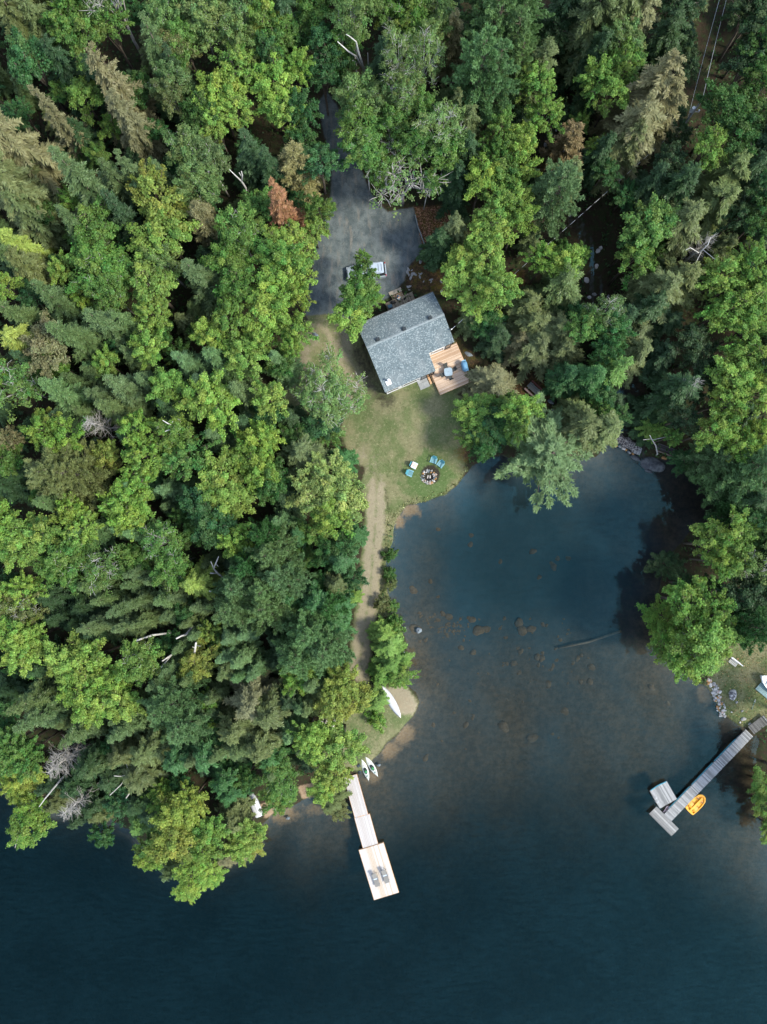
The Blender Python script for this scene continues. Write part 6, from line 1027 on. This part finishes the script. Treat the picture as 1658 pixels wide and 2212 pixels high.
# ---------------------------------------------------------------- fallen leaves, grass tufts
def scatter(name, poly, n_, size, mats, kind, up=.02, seed=1, extra=None, tilt=.5):
    g = np.random.default_rng(seed); lo = poly.min(0); hi = poly.max(0); x = g.uniform(lo[0], hi[0], n_ * 3); y = g.uniform(lo[1], hi[1], n_ * 3); ok = sdpoly(x, y, poly) > 0
    if extra is not None: ok &= extra(x, y)
    x = x[ok][:n_]; y = y[ok][:n_]; k = len(x); z = terr(x, y) + up; d = g.normal(0, 1, (k, 3)); d[:, 2] *= .3; n = np.stack([g.normal(0, tilt, k), g.normal(0, tilt, k), np.ones(k)], 1); s_ = size * g.uniform(.6, 1.4, k)
    me = kites(name, np.stack([x, y, z], 1), d, n, s_, s_ * .6, g.uniform(.6, 1.4, k), .5 + g.normal(0, .02, k), mats); return me
LF = leafmat('dry_leaf', .1, .03)
o = link('fallen_leaves', scatter('fallen_leaves', np.concatenate([SLOPE]), 1500, .10, LF, 'stuff', .07, 3)); o.color = (.30, .16, .09, 1); tag(o, 'fallen brown leaves on the mossy slope by the driveway', 'leaves', kind='stuff')
o = link('fallen_leaves', scatter('fallen_leaves', RLAWN, 900, .07, LF, 'stuff', .03, 5)); o.color = (.30, .20, .08, 1); tag(o, 'fallen leaves on the opposite bank grass', 'leaves', kind='stuff')
GM = leafmat('grass_blade', .25, .03)
def tufts(name, poly, n_, color, seed, cond=None, h=.10):
    g = np.random.default_rng(seed); lo = poly.min(0); hi = poly.max(0); x = g.uniform(lo[0], hi[0], n_ * 4); y = g.uniform(lo[1], hi[1], n_ * 4); ok = sdpoly(x, y, poly) > -.1
    if cond is not None: ok &= cond(x, y)
    x = x[ok][:n_]; y = y[ok][:n_]; k = len(x); d = np.stack([g.normal(0, .6, k), g.normal(0, .6, k), np.ones(k) * .8], 1); n = g.normal(0, 1, (k, 3)); n[:, 2] += .6; s_ = h * g.uniform(.5, 1.5, k)
    me = kites(name, np.stack([x, y, terr(x, y) + s_ * .5], 1), d, n, s_, s_ * .35, g.uniform(.6, 1.5, k), .5 + g.normal(0, .02, k), GM); o = link(name, me); o.color = (*color, 1); return o
shore_band = lambda x, y: (sdpoly(x, y, SHW) > .02) & (sdpoly(x, y, SHW) < .75 + .4 * wob(x, y, 2, 3))
tag(tufts('shore_grass', np.concatenate([LAWN]), 2600, (.21, .22, .09), 8, shore_band, .15), 'pale long grass fringing the lawn bank', 'grass', kind='stuff')
tag(tufts('shore_grass', VERGE, 1800, (.22, .23, .10), 9, None, .09), 'rough grass between the footpath and the water', 'grass', kind='stuff')
tag(tufts('lawn_grass', LAWN, 9000, (.13, .15, .055), 10, None, .07), 'short patchy lawn grass', 'grass', kind='stuff')
tag(tufts('rough_grass', POINT, 3000, (.16, .18, .07), 11, lambda x, y: sdpoly(x, y, BEACH[0]) < -.2, .06), 'rough grass on the point by the canoe', 'grass', kind='stuff')
tag(tufts('bank_grass', RLAWN, 4000, (.12, .125, .04), 12, None, .09), 'dry grass on the opposite bank', 'grass', kind='stuff')
# undergrowth on the dark forest floor
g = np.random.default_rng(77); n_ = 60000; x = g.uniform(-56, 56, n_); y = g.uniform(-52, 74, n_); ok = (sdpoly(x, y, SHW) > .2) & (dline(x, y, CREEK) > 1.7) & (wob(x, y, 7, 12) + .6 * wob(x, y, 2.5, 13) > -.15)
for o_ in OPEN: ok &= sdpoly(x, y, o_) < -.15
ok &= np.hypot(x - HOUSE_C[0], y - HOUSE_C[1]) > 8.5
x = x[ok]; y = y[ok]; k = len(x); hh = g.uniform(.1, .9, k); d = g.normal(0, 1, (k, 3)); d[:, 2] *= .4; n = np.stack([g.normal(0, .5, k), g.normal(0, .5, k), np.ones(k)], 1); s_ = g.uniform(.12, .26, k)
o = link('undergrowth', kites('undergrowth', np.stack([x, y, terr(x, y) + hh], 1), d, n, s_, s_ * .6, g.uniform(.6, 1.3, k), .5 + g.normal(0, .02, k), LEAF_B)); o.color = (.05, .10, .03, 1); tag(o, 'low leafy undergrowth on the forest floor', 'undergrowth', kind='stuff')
# ---------------------------------------------------------------- light, sky, camera
SUN_AZ = (.955, -.297); EL = math.radians(47)
w = bpy.data.worlds.new('World'); SC.world = w; w.use_nodes = True; nt = w.node_tree; nt.nodes.clear()
sky = nt.nodes.new('ShaderNodeTexSky'); sky.sky_type = 'NISHITA'; sky.sun_disc = False; sky.sun_elevation = EL; sky.sun_rotation = math.atan2(SUN_AZ[0], SUN_AZ[1]); sky.air_density = .85; sky.dust_density = .2; sky.ozone_density = 1.0
bg = nt.nodes.new('ShaderNodeBackground'); bg.inputs[1].default_value = SKY_S; hs_ = nt.nodes.new('ShaderNodeHueSaturation'); hs_.inputs['Saturation'].default_value = .62; nt.links.new(sky.outputs[0], hs_.inputs['Color']); nt.links.new(hs_.outputs[0], bg.inputs[0]); ow = nt.nodes.new('ShaderNodeOutputWorld'); nt.links.new(bg.outputs[0], ow.inputs[0])
sd = bpy.data.lights.new('sun', 'SUN'); sd.energy = SUN_S; sd.angle = math.radians(SUN_A); sd.color = (1.0, .93, .78); so = bpy.data.objects.new('sun', sd); COL.objects.link(so)
v = Vector((SUN_AZ[0] * math.cos(EL), SUN_AZ[1] * math.cos(EL), math.sin(EL))); so.rotation_euler = v.to_track_quat('Z', 'Y').to_euler(); so.location = (60, -30, 80)
cd = bpy.data.cameras.new('camera'); cam = bpy.data.objects.new('camera', cd); COL.objects.link(cam); cam.location = (0, 0, CAM_H); cam.rotation_euler = (0, 0, 0); cd.sensor_fit = 'VERTICAL'; cd.sensor_height = 36; cd.lens = 36 * FPX / 2212; cd.clip_end = 3000; cd.clip_start = .5; SC.camera = cam
vs = SC.view_settings; vs.view_transform = 'Standard'; vs.look = 'None'; vs.gamma = 1.0; vs.use_curve_mapping = False; vs.exposure = EXPO
SC.render.engine = 'CYCLES'; cy = SC.cycles; cy.max_bounces = 6; cy.diffuse_bounces = 3; cy.transmission_bounces = 4; cy.transparent_max_bounces = 8; cy.caustics_reflective = False; cy.caustics_refractive = False; cy.use_denoising = False if NODENOISE else True
